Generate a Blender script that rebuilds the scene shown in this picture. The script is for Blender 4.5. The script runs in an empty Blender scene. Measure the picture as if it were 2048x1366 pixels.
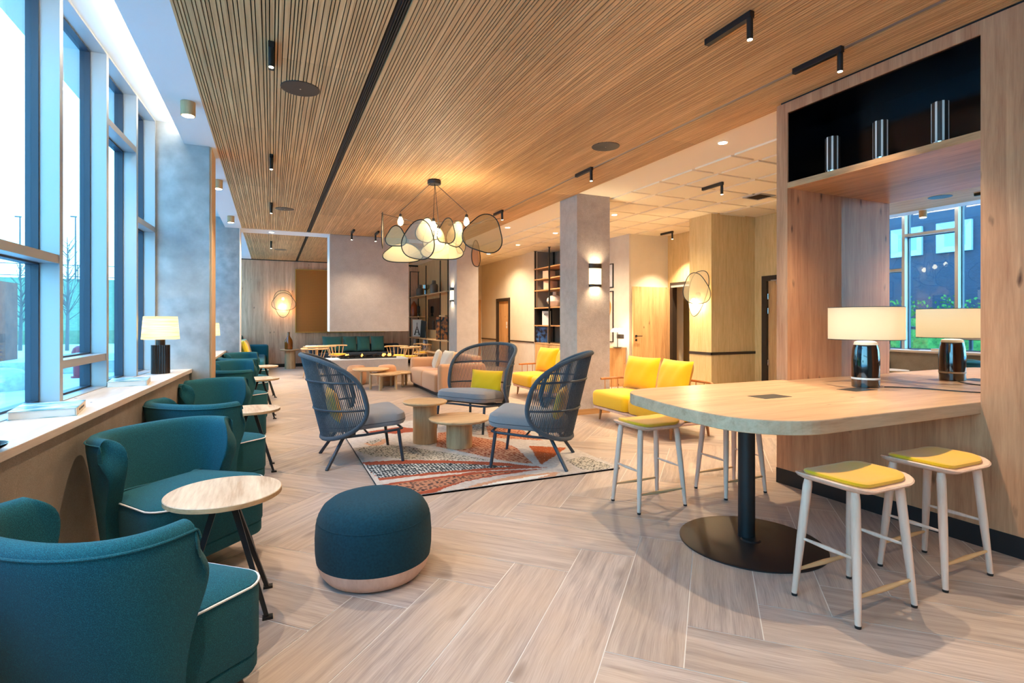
import bpy, math, random
from mathutils import Vector, Matrix, noise as mnoise
PI = math.pi
random.seed(7)
SC = bpy.context.scene
COL = SC.collection

# ------------------------------------------------------------------ helpers
def lin(c):
    c = c / 255.0
    return c / 12.92 if c <= 0.04045 else ((c + 0.055) / 1.055) ** 2.4
def rgb(r, g, b): return (lin(r), lin(g), lin(b), 1.0)

class MB:
    """collects faces, builds one mesh object"""
    def __init__(s): s.v = []; s.f = []; s.mi = []; s.uv = None; s.sm = []
    def add(s, vs, fs, mi=0, smooth=False, M=None):
        o = len(s.v)
        if M is not None: vs = [M @ Vector(p) for p in vs]
        s.v += [tuple(p) for p in vs]
        s.f += [tuple(i + o for i in f) for f in fs]
        s.mi += [mi] * len(fs); s.sm += [smooth] * len(fs)
        return s
    def box(s, x0, x1, y0, y1, z0, z1, mi=0, M=None):
        x0, x1 = min(x0, x1), max(x0, x1); y0, y1 = min(y0, y1), max(y0, y1); z0, z1 = min(z0, z1), max(z0, z1)
        vs = [(x0,y0,z0),(x1,y0,z0),(x1,y1,z0),(x0,y1,z0),(x0,y0,z1),(x1,y0,z1),(x1,y1,z1),(x0,y1,z1)]
        return s.add(vs, [(0,3,2,1),(4,5,6,7),(0,1,5,4),(1,2,6,5),(2,3,7,6),(3,0,4,7)], mi, False, M)
    def hexa(s, p, mi=0):
        return s.add(p, [(0,3,2,1),(4,5,6,7),(0,1,5,4),(1,2,6,5),(2,3,7,6),(3,0,4,7)], mi)
    def lathe(s, prof, n=32, c=(0,0,0), mi=0, M=None, smooth=True):
        vs = []; fs = []
        m = len(prof)
        for r, z in prof:
            for k in range(n):
                a = 2 * PI * k / n
                vs.append((c[0] + r * math.cos(a), c[1] + r * math.sin(a), c[2] + z))
        for i in range(m - 1):
            for k in range(n):
                k2 = (k + 1) % n
                fs.append((i*n+k, i*n+k2, (i+1)*n+k2, (i+1)*n+k))
        s.add(vs, fs, mi, smooth, M)
        if prof[0][0] > 1e-5: s.add(vs[:n], [tuple(reversed(range(n)))], mi, False, M)
        if prof[-1][0] > 1e-5: s.add(vs[-n:], [tuple(range(n))], mi, False, M)
        return s
    def cyl(s, p0, p1, r0, r1=None, n=12, mi=0, smooth=True):
        return s.tube([p0, p1], [r0, r0 if r1 is None else r1], n, mi, smooth=smooth)
    def tube(s, pts, r, n=8, mi=0, closed=False, smooth=True, caps=True, ring=None):
        pts = [Vector(p) for p in pts]; m = len(pts)
        if not isinstance(r, (list, tuple)): r = [r] * m
        vs = []; fs = []
        t = (pts[1] - pts[0]).normalized()
        up = Vector((0,0,1)) if abs(t.z) < .9 else Vector((1,0,0))
        a = t.cross(up).normalized(); b = a.cross(t).normalized()
        for i in range(m):
            if closed: t2 = pts[(i+1) % m] - pts[i-1]
            elif i == 0: t2 = pts[1] - pts[0]
            elif i == m-1: t2 = pts[-1] - pts[-2]
            else: t2 = pts[i+1] - pts[i-1]
            t2.normalize()
            a = (a - t2 * a.dot(t2)).normalized(); b = t2.cross(a)
            for k in range(n):
                an = 2*PI*(k+.5)/n
                vs.append(pts[i] + (a*math.cos(an) + b*math.sin(an)) * r[i])
        for i in range(m if closed else m-1):
            j = (i+1) % m
            for k in range(n):
                k2 = (k+1) % n
                fs.append((i*n+k, i*n+k2, j*n+k2, j*n+k))
        s.add(vs, fs, mi, smooth)
        if not closed and caps:
            s.add(vs[:n], [tuple(reversed(range(n)))], mi, False)
            s.add(vs[-n:], [tuple(range(n))], mi, False)
        return s
    def loft(s, outline, layers, mi=0, smooth=True, crown=None, M=None):
        """outline: list of (x,y) around centre ; layers: (z, inset metres) bottom to top"""
        n = len(outline); vs = []; fs = []
        cx = sum(p[0] for p in outline)/n; cy = sum(p[1] for p in outline)/n
        nr = []
        for i in range(n):
            p = outline[i-1]; q = outline[(i+1) % n]
            tx, ty = q[0]-p[0], q[1]-p[1]; l = math.hypot(tx, ty) or 1
            nr.append((ty/l, -tx/l))
        for z, ins in layers:
            for (x, y), (nx, ny) in zip(outline, nr): vs.append((x - nx*ins, y - ny*ins, z))
        m = len(layers)
        for i in range(m-1):
            for k in range(n):
                k2 = (k+1) % n
                fs.append((i*n+k, i*n+k2, (i+1)*n+k2, (i+1)*n+k))
        fs.append(tuple(reversed(range(n))))
        if crown:
            last = vs[-n:]; K = 6; zt = layers[-1][0]
            base = (m-1)*n
            for j in range(1, K):
                f = 1 - j/K
                for x, y, z in last: vs.append((cx+(x-cx)*f, cy+(y-cy)*f, zt + crown*(1-f*f)))
            vs.append((cx, cy, zt + crown))
            for j in range(K-1):
                for k in range(n):
                    k2 = (k+1) % n
                    fs.append((base+j*n+k, base+j*n+k2, base+(j+1)*n+k2, base+(j+1)*n+k))
            c = len(vs)-1; b2 = base+(K-1)*n
            for k in range(n): fs.append((b2+k, b2+(k+1) % n, c))
        else: fs.append(tuple(range((m-1)*n, m*n)))
        return s.add(vs, fs, mi, smooth, M)
    def grid(s, fn, nu, nv, mi=0, smooth=True, cu=False, M=None):
        vs = [fn(i/nu, j/nv) for j in range(nv+1) for i in range(nu+1)]
        fs = [(j*(nu+1)+i, j*(nu+1)+i+1, (j+1)*(nu+1)+i+1, (j+1)*(nu+1)+i) for j in range(nv) for i in range(nu)]
        return s.add(vs, fs, mi, smooth, M)
    def build(s, name, mats, parent=None, loc=None, rz=None, sharp=40):
        me = bpy.data.meshes.new(name)
        me.from_pydata(s.v, [], s.f)
        if not isinstance(mats, (list, tuple)): mats = [mats]
        for m in mats: me.materials.append(m)
        me.polygons.foreach_set('material_index', s.mi)
        me.polygons.foreach_set('use_smooth', s.sm)
        if any(s.sm):
            try: me.set_sharp_from_angle(angle=math.radians(sharp))
            except Exception: pass
        me.update()
        o = bpy.data.objects.new(name, me); COL.objects.link(o)
        if parent is not None: o.parent = parent
        if loc is not None: o.location = loc
        if rz is not None: o.rotation_euler = (0,0,rz)
        return o

def rrect(w, d, r, n=6, cx=0, cy=0):
    pts = []
    for sx, sy, a0 in ((1,1,0),(-1,1,PI/2),(-1,-1,PI),(1,-1,1.5*PI)):
        for k in range(n+1):
            a = a0 + PI/2*k/n
            pts.append((cx+sx*(w/2-r)+r*math.cos(a), cy+sy*(d/2-r)+r*math.sin(a)))
    return pts
def circ(r, n=40): return [(r*math.cos(2*PI*k/n), r*math.sin(2*PI*k/n)) for k in range(n)]
def bevel(o, w=.004, seg=2):
    m = o.modifiers.new('bevel', 'BEVEL'); m.width = w; m.segments = seg; m.limit_method = 'ANGLE'; m.angle_limit = math.radians(40)
    return o
def subsurf(o, n=2):
    m = o.modifiers.new('subsurf', 'SUBSURF'); m.levels = n; m.render_levels = n; return o

def tag(o, label=None, cat=None, group=None, kind=None):
    if label: o['label'] = label
    if cat: o['category'] = cat
    if group: o['group'] = group
    if kind: o['kind'] = kind
    return o
def thing(name, label, cat, loc=(0,0,0), rz=0, group=None):
    o = bpy.data.objects.new(name, None); COL.objects.link(o)
    o.empty_display_size = .1
    o.location = loc; o.rotation_euler = (0,0,rz)
    return tag(o, label, cat, group)
def struct(name, mb, mats, parent=None):
    o = mb.build(name, mats, parent)
    if parent is None: o['kind'] = 'structure'
    return o
def dup(root, loc, rz, label, group=None):
    def cp(o, parent):
        c = o.copy(); COL.objects.link(c)
        if parent is not None: c.parent = parent
        for ch in list(o.children): cp(ch, c)
        return c
    r = cp(root, None)
    r.location = loc; r.rotation_euler = (0,0,rz); r['label'] = label
    if group: r['group'] = group
    return r

# camera model, used to turn places read in the photograph into metres
F = 1059.0; CXP = 1024.0; HYP = 643.5; EYE = 1.36; YAW = .4268
SN, CS = math.sin(YAW), math.cos(YAW)
def at(px, py, d):
    l = (px-CXP)/F*d
    return Vector((d*SN + l*CS, d*CS - l*SN, EYE - (py-HYP)/F*d))
def onY(px, py, y):
    u = (px-CXP)/F; t = y/(CS-u*SN)
    return Vector((t*(SN+u*CS), y, EYE-(py-HYP)/F*t))
def onX(px, py, x):
    u = (px-CXP)/F; t = x/(SN+u*CS)
    return Vector((x, t*(CS-u*SN), EYE-(py-HYP)/F*t))
def onZ(px, py, z=0):
    t = (EYE-z)*F/(py-HYP); u = (px-CXP)/F
    return Vector((t*(SN+u*CS), t*(CS-u*SN), z))

# ------------------------------------------------------------------ materials
class NT:
    def __init__(s, name):
        s.m = bpy.data.materials.new(name); s.m.use_nodes = True
        s.t = s.m.node_tree; s.n = s.t.nodes; s.l = s.t.links
        s.b = s.n['Principled BSDF']; s.out = s.n['Material Output']
    def node(s, typ, **kw):
        n = s.n.new(typ)
        for k, v in kw.items():
            if k.startswith('i_'):
                key = k[2:]
                n.inputs[int(key) if key.isdigit() else key.replace('_', ' ')].default_value = v
            else: setattr(n, k, v)
        return n
    def link(s, a, b): s.l.new(a, b)
    def ramp(s, src, stops):
        r = s.node('ShaderNodeValToRGB'); e = r.color_ramp.elements
        while len(e) < len(stops): e.new(.5)
        for x, (p, c) in zip(e, stops): x.position = p; x.color = c if len(c) == 4 else (*c, 1)
        s.link(src, r.inputs[0]); return r.outputs[0]
    def bump(s, h, strength=.3, dist=.01):
        b = s.node('ShaderNodeBump', i_Strength=strength, i_Distance=dist)
        s.link(h, b.inputs['Height']); s.link(b.outputs[0], s.b.inputs['Normal']); return b
    def mix(s, fac, a, b, mode='MIX'):
        m = s.node('ShaderNodeMix', data_type='RGBA', blend_type=mode)
        for sock, v in ((m.inputs[0], fac), (m.inputs[6], a), (m.inputs[7], b)):
            if hasattr(v, 'is_linked') or hasattr(v, 'links'): s.link(v, sock)
            else: sock.default_value = v
        return m.outputs[2]

def plain(name, col, rough=.5, metal=0, spec=.5, coat=0):
    t = NT(name); b = t.b
    b.inputs['Base Color'].default_value = col; b.inputs['Roughness'].default_value = rough
    b.inputs['Metallic'].default_value = metal; b.inputs['Specular IOR Level'].default_value = spec
    b.inputs['Coat Weight'].default_value = coat
    return t.m
def emit(name, col, st):
    t = NT(name); t.b.inputs['Emission Color'].default_value = col; t.b.inputs['Emission Strength'].default_value = st
    t.b.inputs['Base Color'].default_value = col
    return t.m
def mapped(t, scale, coord='Object', rot=(0,0,0)):
    tc = t.node('ShaderNodeTexCoord'); mp = t.node('ShaderNodeMapping')
    mp.inputs['Scale'].default_value = scale; mp.inputs['Rotation'].default_value = rot
    t.link(tc.outputs[coord], mp.inputs[0]); return mp.outputs[0]

def wood(name, dark, light, axis='z', knots=0.0, rough=.5, fine=1.0, coord='Object', plank=0, spec=.35):
    """grain runs along axis"""
    t = NT(name)
    k = {'x': (.09,1,1), 'y': (1,.09,1), 'z': (1,1,.07)}[axis]
    sc = 14*fine
    v = mapped(t, tuple(sc*a for a in k), coord)
    n1 = t.node('ShaderNodeTexNoise', i_Scale=1.0, i_Detail=6.0, i_Roughness=.62, i_Distortion=.6); t.link(v, n1.inputs['Vector'])
    v2 = mapped(t, tuple(90*fine*a for a in k), coord)
    n2 = t.node('ShaderNodeTexNoise', i_Scale=1.0, i_Detail=3.0, i_Roughness=.6); t.link(v2, n2.inputs['Vector'])
    add = t.node('ShaderNodeMath', operation='MULTIPLY_ADD'); t.link(n2.outputs[0], add.inputs[0]); add.inputs[1].default_value = .35
    t.link(n1.outputs[0], add.inputs[2])
    mid = tuple((a+b)/2 for a, b in zip(dark, light))
    col = t.ramp(add.outputs[0], [(.42, dark), (.62, mid), (.86, light)])
    if plank:
        # broad board-to-board tone
        tc = t.node('ShaderNodeTexCoord'); sp = t.node('ShaderNodeSeparateXYZ'); t.link(tc.outputs[coord], sp.inputs[0])
        q = t.node('ShaderNodeMath', operation='ADD'); 
        o = {'x': (1,2), 'y': (0,2), 'z': (0,1)}[axis]
        t.link(sp.outputs[o[0]], q.inputs[0]); t.link(sp.outputs[o[1]], q.inputs[1])
        fl = t.node('ShaderNodeMath', operation='SNAP'); t.link(q.outputs[0], fl.inputs[0]); fl.inputs[1].default_value = plank
        wn = t.node('ShaderNodeTexWhiteNoise', noise_dimensions='1D'); t.link(fl.outputs[0], wn.inputs['W'])
        mr = t.node('ShaderNodeMapRange'); t.link(wn.outputs[0], mr.inputs[0]); mr.inputs[3].default_value = .9; mr.inputs[4].default_value = 1.07
        sc2 = t.node('ShaderNodeVectorMath', operation='SCALE'); t.link(col, sc2.inputs[0]); t.link(mr.outputs[0], sc2.inputs['Scale'])
        col = sc2.outputs[0]
    if knots > 0:
        kk = {'x': (2.2,6.5,6.5), 'y': (6.5,2.2,6.5), 'z': (6.5,6.5,2.2)}[axis]
        v3 = mapped(t, tuple(a*1.0 for a in kk), coord)
        nz = t.node('ShaderNodeTexNoise', i_Scale=3.0, i_Detail=3.0); t.link(v3, nz.inputs['Vector'])
        vm = t.node('ShaderNodeVectorMath', operation='MULTIPLY_ADD'); t.link(nz.outputs['Color'], vm.inputs[0]); vm.inputs[1].default_value = (.25,.25,.25); t.link(v3, vm.inputs[2])
        vo = t.node('ShaderNodeTexVoronoi', i_Scale=1.0); t.link(vm.outputs[0], vo.inputs['Vector'])
        kf = t.ramp(vo.outputs['Distance'], [(.03*knots, (1,1,1)), (.115*knots, (0,0,0))])
        col = t.mix(kf, col, tuple(c*.28 for c in dark[:3])+(1,))
    t.link(col, t.b.inputs['Base Color'])
    t.b.inputs['Roughness'].default_value = rough; t.b.inputs['Specular IOR Level'].default_value = spec
    t.bump(add.outputs[0], .12, .003)
    return t.m

def fabric(name, c1, c2, scale=600, rough=.95, bump=.4, sheen=.25, big=0):
    t = NT(name)
    v = mapped(t, (scale,)*3)
    n = t.node('ShaderNodeTexVoronoi', i_Scale=1.0); t.link(v, n.inputs['Vector'])
    col = t.ramp(n.outputs['Distance'], [(0.1, c2), (.8, c1)])
    if big:
        n3 = t.node('ShaderNodeTexNoise', i_Scale=big, i_Detail=4.0)
        tc = t.node('ShaderNodeTexCoord'); t.link(tc.outputs['Object'], n3.inputs['Vector'])
        f = t.ramp(n3.outputs[0], [(.4, (0,0,0)), (.65, (1,1,1))])
        col = t.mix(f, col, tuple(min(1, a*1.25) for a in c2[:3])+(1,))
    t.link(col, t.b.inputs['Base Color'])
    t.b.inputs['Roughness'].default_value = rough; t.b.inputs['Specular IOR Level'].default_value = .2
    t.b.inputs['Sheen Weight'].default_value = sheen; t.b.inputs['Sheen Roughness'].default_value = .6
    t.bump(n.outputs['Distance'], bump, 1.2/scale)
    return t.m

def mottled(name, c1, c2, scale=6, rough=.85, bump=.1, detail=8, speck=0):
    t = NT(name)
    n = t.node('ShaderNodeTexNoise', i_Scale=scale, i_Detail=detail, i_Roughness=.65)
    tc = t.node('ShaderNodeTexCoord'); t.link(tc.outputs['Object'], n.inputs['Vector'])
    col = t.ramp(n.outputs[0], [(.32, c1), (.68, c2)])
    if speck:
        n2 = t.node('ShaderNodeTexNoise', i_Scale=speck, i_Detail=4.0); t.link(tc.outputs['Object'], n2.inputs['Vector'])
        f = t.ramp(n2.outputs[0], [(.3, (0,0,0)), (.75, (1,1,1))])
        col = t.mix(f, tuple(a*.82 for a in c1[:3])+(1,), col)
    t.link(col, t.b.inputs['Base Color']); t.b.inputs['Roughness'].default_value = rough
    t.b.inputs['Specular IOR Level'].default_value = .3
    t.bump(n.outputs[0], bump, .01)
    return t.m

OAK_D, OAK_L = rgb(164,118,80), rgb(214,172,128)
M_unit = wood('knotty_oak_panel', rgb(168,108,72), rgb(212,156,114), 'z', 1.1, .5, plank=.21)
M_door = wood('knotty_oak_door', rgb(190,138,88), rgb(232,188,132), 'z', .8, .5, plank=.17)
M_back = wood('knotty_oak_wall', rgb(192,138,106), rgb(236,190,152), 'z', .85, .55, plank=.19)
M_unit_x = wood('oak_underside', rgb(160,112,74), rgb(214,166,120), 'y', .5, .35)
M_table = wood('oak_tabletop', rgb(190,142,102), rgb(224,184,144), 'x', .55, .38)
M_table_edge = wood('oak_edge', rgb(184,146,114), rgb(220,186,152), 'x', .5, .5)
M_sill = wood('pale_oak_sill', rgb(204,184,168), rgb(228,212,198), 'y', .5, .45)
M_oak_small = wood('oak_furniture', rgb(170,132,92), rgb(212,176,132), 'z', 0, .5)
M_oak_top = wood('oak_round_top', rgb(172,132,92), rgb(222,184,138), 'x', 0, .45)
M_ash = wood('pale_ash', rgb(216,172,146), rgb(238,202,178), 'z', 0, .5)
M_ash_warm = wood('warm_ash', rgb(196,152,104), rgb(224,186,138), 'x', 0, .5)
M_arm = wood('brown_bentwood', rgb(150,92,48), rgb(188,124,72), 'y', 0, .45)
M_elm = wood('striped_elm_top', rgb(170,132,100), rgb(230,206,176), 'y', 0, .45, fine=.8)
M_veneer = wood('woven_veneer', rgb(206,172,112), rgb(232,202,146), 'z', 0, .7, fine=2.5)
M_veneer_b = wood('amber_veneer', rgb(196,148,96), rgb(226,182,126), 'z', 0, .6, fine=2.5)
M_white = plain('white_plaster', rgb(226,224,222), .8)
M_cream = plain('cream_plaster', rgb(242,230,208), .85)
M_coffer = plain('coffer_panel', rgb(246,234,206), .85)
M_cream_wall = mottled('linen_wallpaper', rgb(234,224,202), rgb(246,238,220), 3, .9, .05, 6, 400)
M_wains = mottled('pale_wainscot', rgb(214,204,192), rgb(226,218,206), 3, .9, .05)
M_textile = mottled('greige_wallcovering', rgb(182,166,154), rgb(216,202,190), 9, .92, .25, 10, 160)
M_hood = mottled('pale_textured_cladding', rgb(188,174,164), rgb(210,198,188), 6, .92, .2, 10, 140)
M_radiator = mottled('linen_apron', rgb(152,138,126), rgb(184,170,156), 5, .9, .15, 8, 220)
M_greywall = plain('grey_recess_paint', rgb(140,130,118), .85)
M_concrete = mottled('fair_faced_concrete', rgb(168,170,170), rgb(200,202,202), 1.4, .6, .1, 7, 7)
M_alu = plain('brushed_aluminium', rgb(176,176,176), .42, .35)
M_gasket = plain('black_gasket', rgb(44,54,68), .45)
M_black = plain('black_powder_coat', rgb(24,23,24), .45)
M_blackgloss = plain('gloss_black', rgb(5,5,7), .16, 0, .4)
M_dark = plain('dark_bronze_trim', rgb(54,44,36), .5)
M_slatback = plain('black_felt', rgb(22,18,15), .95)
M_glasstop = None
M_teal = fabric('teal_weave', rgb(28,104,116), rgb(10,54,66), 420, sheen=.08)
M_tealfelt = fabric('teal_felt', rgb(14,64,78), rgb(7,42,52), 900, sheen=.06, big=90)
M_green = fabric('green_cushion_cloth', rgb(62,122,116), rgb(40,92,88), 500)
M_navy = fabric('navy_cloth', rgb(40,50,64), rgb(24,32,44), 500)
M_yellow = fabric('yellow_wool', rgb(252,198,10), rgb(226,164,6), 700, bump=.2)
M_yseat = fabric('yellow_seat_wool', rgb(250,192,20), rgb(226,160,10), 900, bump=.15)
M_tan = fabric('tan_cloth', rgb(206,152,110), rgb(184,130,90), 600, bump=.2)
M_greycush = fabric('grey_cushion_cloth', rgb(150,148,150), rgb(112,110,114), 700)
M_rope = fabric('slate_rope', rgb(74,84,94), rgb(42,50,60), 260, bump=.8)
M_ropedark = plain('slate_steel', rgb(48,56,66), .45)
M_piping = plain('white_piping', rgb(236,232,224), .6)
M_shade = None
M_ceramic = plain('black_ceramic', rgb(10,11,15), .08, 0, .7, 1)
M_brownfluted = plain('dark_brown_ceramic', rgb(46,34,28), .3)
M_paper = plain('book_pages', rgb(238,236,230), .7)
M_cream_cloth = fabric('cream_cushion_cloth', rgb(226,212,192), rgb(200,184,162), 500)
M_amberglass = plain('amber_glass', rgb(150,78,20), .06, 0, .8)
M_rust = plain('rust_ceramic', rgb(152,72,34), .35)
M_silver = plain('silver_metal', rgb(190,188,186), .2, 1)
M_fluted = plain('taupe_ceramic', rgb(112,100,90), .6)
M_mirror = plain('mirror_silver', (.9,.93,.95,1), .01, 1)

def glass():
    t = NT('window_glass'); t.n.remove(t.b)
    tr = t.node('ShaderNodeBsdfTransparent'); tr.inputs[0].default_value = (.93,.98,1,1)
    gl = t.node('ShaderNodeBsdfGlossy', i_Roughness=.0)
    ge = t.node('ShaderNodeNewGeometry'); io = t.node('ShaderNodeMapRange'); t.link(ge.outputs['Backfacing'], io.inputs[0])
    io.inputs[3].default_value = 1.45; io.inputs[4].default_value = 1/1.45
    fr = t.node('ShaderNodeFresnel'); t.link(io.outputs[0], fr.inputs[0]); mx = t.node('ShaderNodeMixShader')
    t.link(fr.outputs[0], mx.inputs[0]); t.link(tr.outputs[0], mx.inputs[1]); t.link(gl.outputs[0], mx.inputs[2])
    t.link(mx.outputs[0], t.out.inputs[0]); return t.m
M_glass = glass()

def lamp_cloth(name, col, st, weave=0, tr=.55):
    t = NT(name)
    tl = t.node('ShaderNodeBsdfTranslucent'); tl.inputs[0].default_value = col
    df = t.node('ShaderNodeBsdfDiffuse'); df.inputs[0].default_value = col
    em = t.node('ShaderNodeEmission', i_Strength=st); em.inputs[0].default_value = col
    mx = t.node('ShaderNodeMixShader', i_Fac=tr); t.link(df.outputs[0], mx.inputs[1]); t.link(tl.outputs[0], mx.inputs[2])
    ad = t.node('ShaderNodeAddShader'); t.link(mx.outputs[0], ad.inputs[0]); t.link(em.outputs[0], ad.inputs[1])
    if weave:
        v = mapped(t, (4,4,weave)); n = t.node('ShaderNodeTexNoise', i_Scale=1.0, i_Detail=3.0); t.link(v, n.inputs['Vector'])
        c = t.ramp(n.outputs[0], [(.35, tuple(a*.55 for a in col[:3])+(1,)), (.6, col)])
        for q in (tl, df, em): t.link(c, q.inputs[0])
    t.link(ad.outputs[0], t.out.inputs[0]); return t.m
M_whiteshade = lamp_cloth('white_lampshade_cloth', rgb(236,224,200), .03)
M_strawshade = lamp_cloth('raffia_lampshade', rgb(240,214,160), .35, 160)
M_sconce = lamp_cloth('sconce_diffuser', rgb(255,236,196), .9)
M_bulb = emit('warm_bulb', (1,.78,.42,1), 25)
M_led = emit('warm_led', (1,.85,.6,1), 30)

def netting(name, col, thick=.42, scale=170):
    t = NT(name)
    out = []
    for r in (PI/4, -PI/4):
        v = mapped(t, (scale,scale,scale), 'UV', (0,0,r))
        w = t.node('ShaderNodeTexWave', i_Scale=.6, i_Distortion=0.0, i_Detail=0.0); t.link(v, w.inputs['Vector'])
        g = t.node('ShaderNodeMath', operation='LESS_THAN'); t.link(w.outputs['Fac'], g.inputs[0]); g.inputs[1].default_value = thick
        out.append(g.outputs[0])
    mx = t.node('ShaderNodeMath', operation='MAXIMUM'); t.link(out[0], mx.inputs[0]); t.link(out[1], mx.inputs[1])
    t.link(mx.outputs[0], t.b.inputs['Alpha'])
    t.b.inputs['Base Color'].default_value = col; t.b.inputs['Roughness'].default_value = .7
    t.b.inputs['Transmission Weight'].default_value = 0
    return t.m
M_net_pale = netting('pale_mesh', rgb(214,196,150), .36)
M_net_amber = netting('amber_mesh', rgb(206,140,70), .33)
M_net_grey = netting('grey_mesh', rgb(180,166,144), .22)
M_net_gold = netting('gold_mesh', rgb(206,156,60), .45, 60)

# ------------------------------------------------------------------ camera
cam = bpy.data.cameras.new('camera'); camo = bpy.data.objects.new('camera', cam); COL.objects.link(camo)
cam.sensor_width = 36; cam.lens = F/2048*36; cam.shift_y = (HYP-683)/2048
cam.clip_start = .05; cam.clip_end = 300
camo.location = (0,0,EYE); camo.rotation_euler = (PI/2, 0, -YAW)
SC.camera = camo

# ------------------------------------------------------------------ floor
def floor_material():
    t = NT('oak_look_tile')
    uv = t.node('ShaderNodeUVMap'); uv.uv_map = 'plank'
    def m(sc):
        mp = t.node('ShaderNodeMapping'); mp.inputs['Scale'].default_value = sc; t.link(uv.outputs[0], mp.inputs[0]); return mp.outputs[0]
    n0 = t.node('ShaderNodeTexNoise', i_Scale=1.0, i_Detail=2.0); t.link(m((1.6,4,1)), n0.inputs['Vector'])
    dist = t.node('ShaderNodeVectorMath', operation='MULTIPLY_ADD'); t.link(n0.outputs['Color'], dist.inputs[0]); dist.inputs[1].default_value = (.3,.055,0); t.link(uv.outputs[0], dist.inputs[2])
    mp = t.node('ShaderNodeMapping'); mp.inputs['Scale'].default_value = (1.2,26,1); t.link(dist.outputs[0], mp.inputs[0])
    n1 = t.node('ShaderNodeTexNoise', i_Scale=1.0, i_Detail=5.0, i_Roughness=.6); t.link(mp.outputs[0], n1.inputs['Vector'])
    mp2 = t.node('ShaderNodeMapping'); mp2.inputs['Scale'].default_value = (7,190,1); t.link(dist.outputs[0], mp2.inputs[0])
    n2 = t.node('ShaderNodeTexNoise', i_Scale=1.0, i_Detail=3.0); t.link(mp2.outputs[0], n2.inputs['Vector'])
    a = t.node('ShaderNodeMath', operation='MULTIPLY_ADD'); t.link(n2.outputs[0], a.inputs[0]); a.inputs[1].default_value = .6; t.link(n1.outputs[0], a.inputs[2])
    col = t.ramp(a.outputs[0], [(.55, rgb(142,126,118)), (.78, rgb(172,154,143)), (1.0, rgb(194,177,165))])
    n3 = t.node('ShaderNodeTexNoise', i_Scale=1.0, i_Detail=2.0); t.link(m((1.5,3,1)), n3.inputs['Vector'])
    f3 = t.ramp(n3.outputs[0], [(.4, (0,0,0)), (.7, (1,1,1))])
    hf = t.node('ShaderNodeMath', operation='MULTIPLY'); t.link(f3, hf.inputs[0]); hf.inputs[1].default_value = .45
    col = t.mix(hf.outputs[0], col, rgb(194,166,140), 'MIX')
    mixn = t.n[-1] if False else None
    # knots
    vo = t.node('ShaderNodeTexVoronoi', i_Scale=1.0); 
    dk = t.node('ShaderNodeVectorMath', operation='MULTIPLY_ADD'); t.link(n0.outputs['Color'], dk.inputs[0]); dk.inputs[1].default_value = (.12,.1,0); t.link(uv.outputs[0], dk.inputs[2])
    mk = t.node('ShaderNodeMapping'); mk.inputs['Scale'].default_value = (1.3,4,1); t.link(dk.outputs[0], mk.inputs[0]); t.link(mk.outputs[0], vo.inputs['Vector'])
    kf = t.ramp(vo.outputs['Distance'], [(.03, (1,1,1)), (.13, (0,0,0))])
    kk = t.node('ShaderNodeMath', operation='MULTIPLY'); t.link(kf, kk.inputs[0]); t.link(n2.outputs[0], kk.inputs[1])
    col2 = t.mix(kk.outputs[0], col, rgb(92,70,56))
    at_ = t.node('ShaderNodeAttribute', attribute_name='tone')
    mr = t.node('ShaderNodeMapRange'); t.link(at_.outputs['Fac'], mr.inputs[0]); mr.inputs[3].default_value = .88; mr.inputs[4].default_value = 1.08
    sc = t.node('ShaderNodeVectorMath', operation='SCALE'); t.link(col2, sc.inputs[0]); t.link(mr.outputs[0], sc.inputs['Scale'])
    t.link(sc.outputs[0], t.b.inputs['Base Color'])
    t.b.inputs['Roughness'].default_value = .42; t.b.inputs['Specular IOR Level'].default_value = .4
    t.bump(a.outputs[0], .08, .002)
    return t.m
M_floor = floor_material()
M_grout = plain('pale_grout', rgb(226,220,212), .8)

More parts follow.
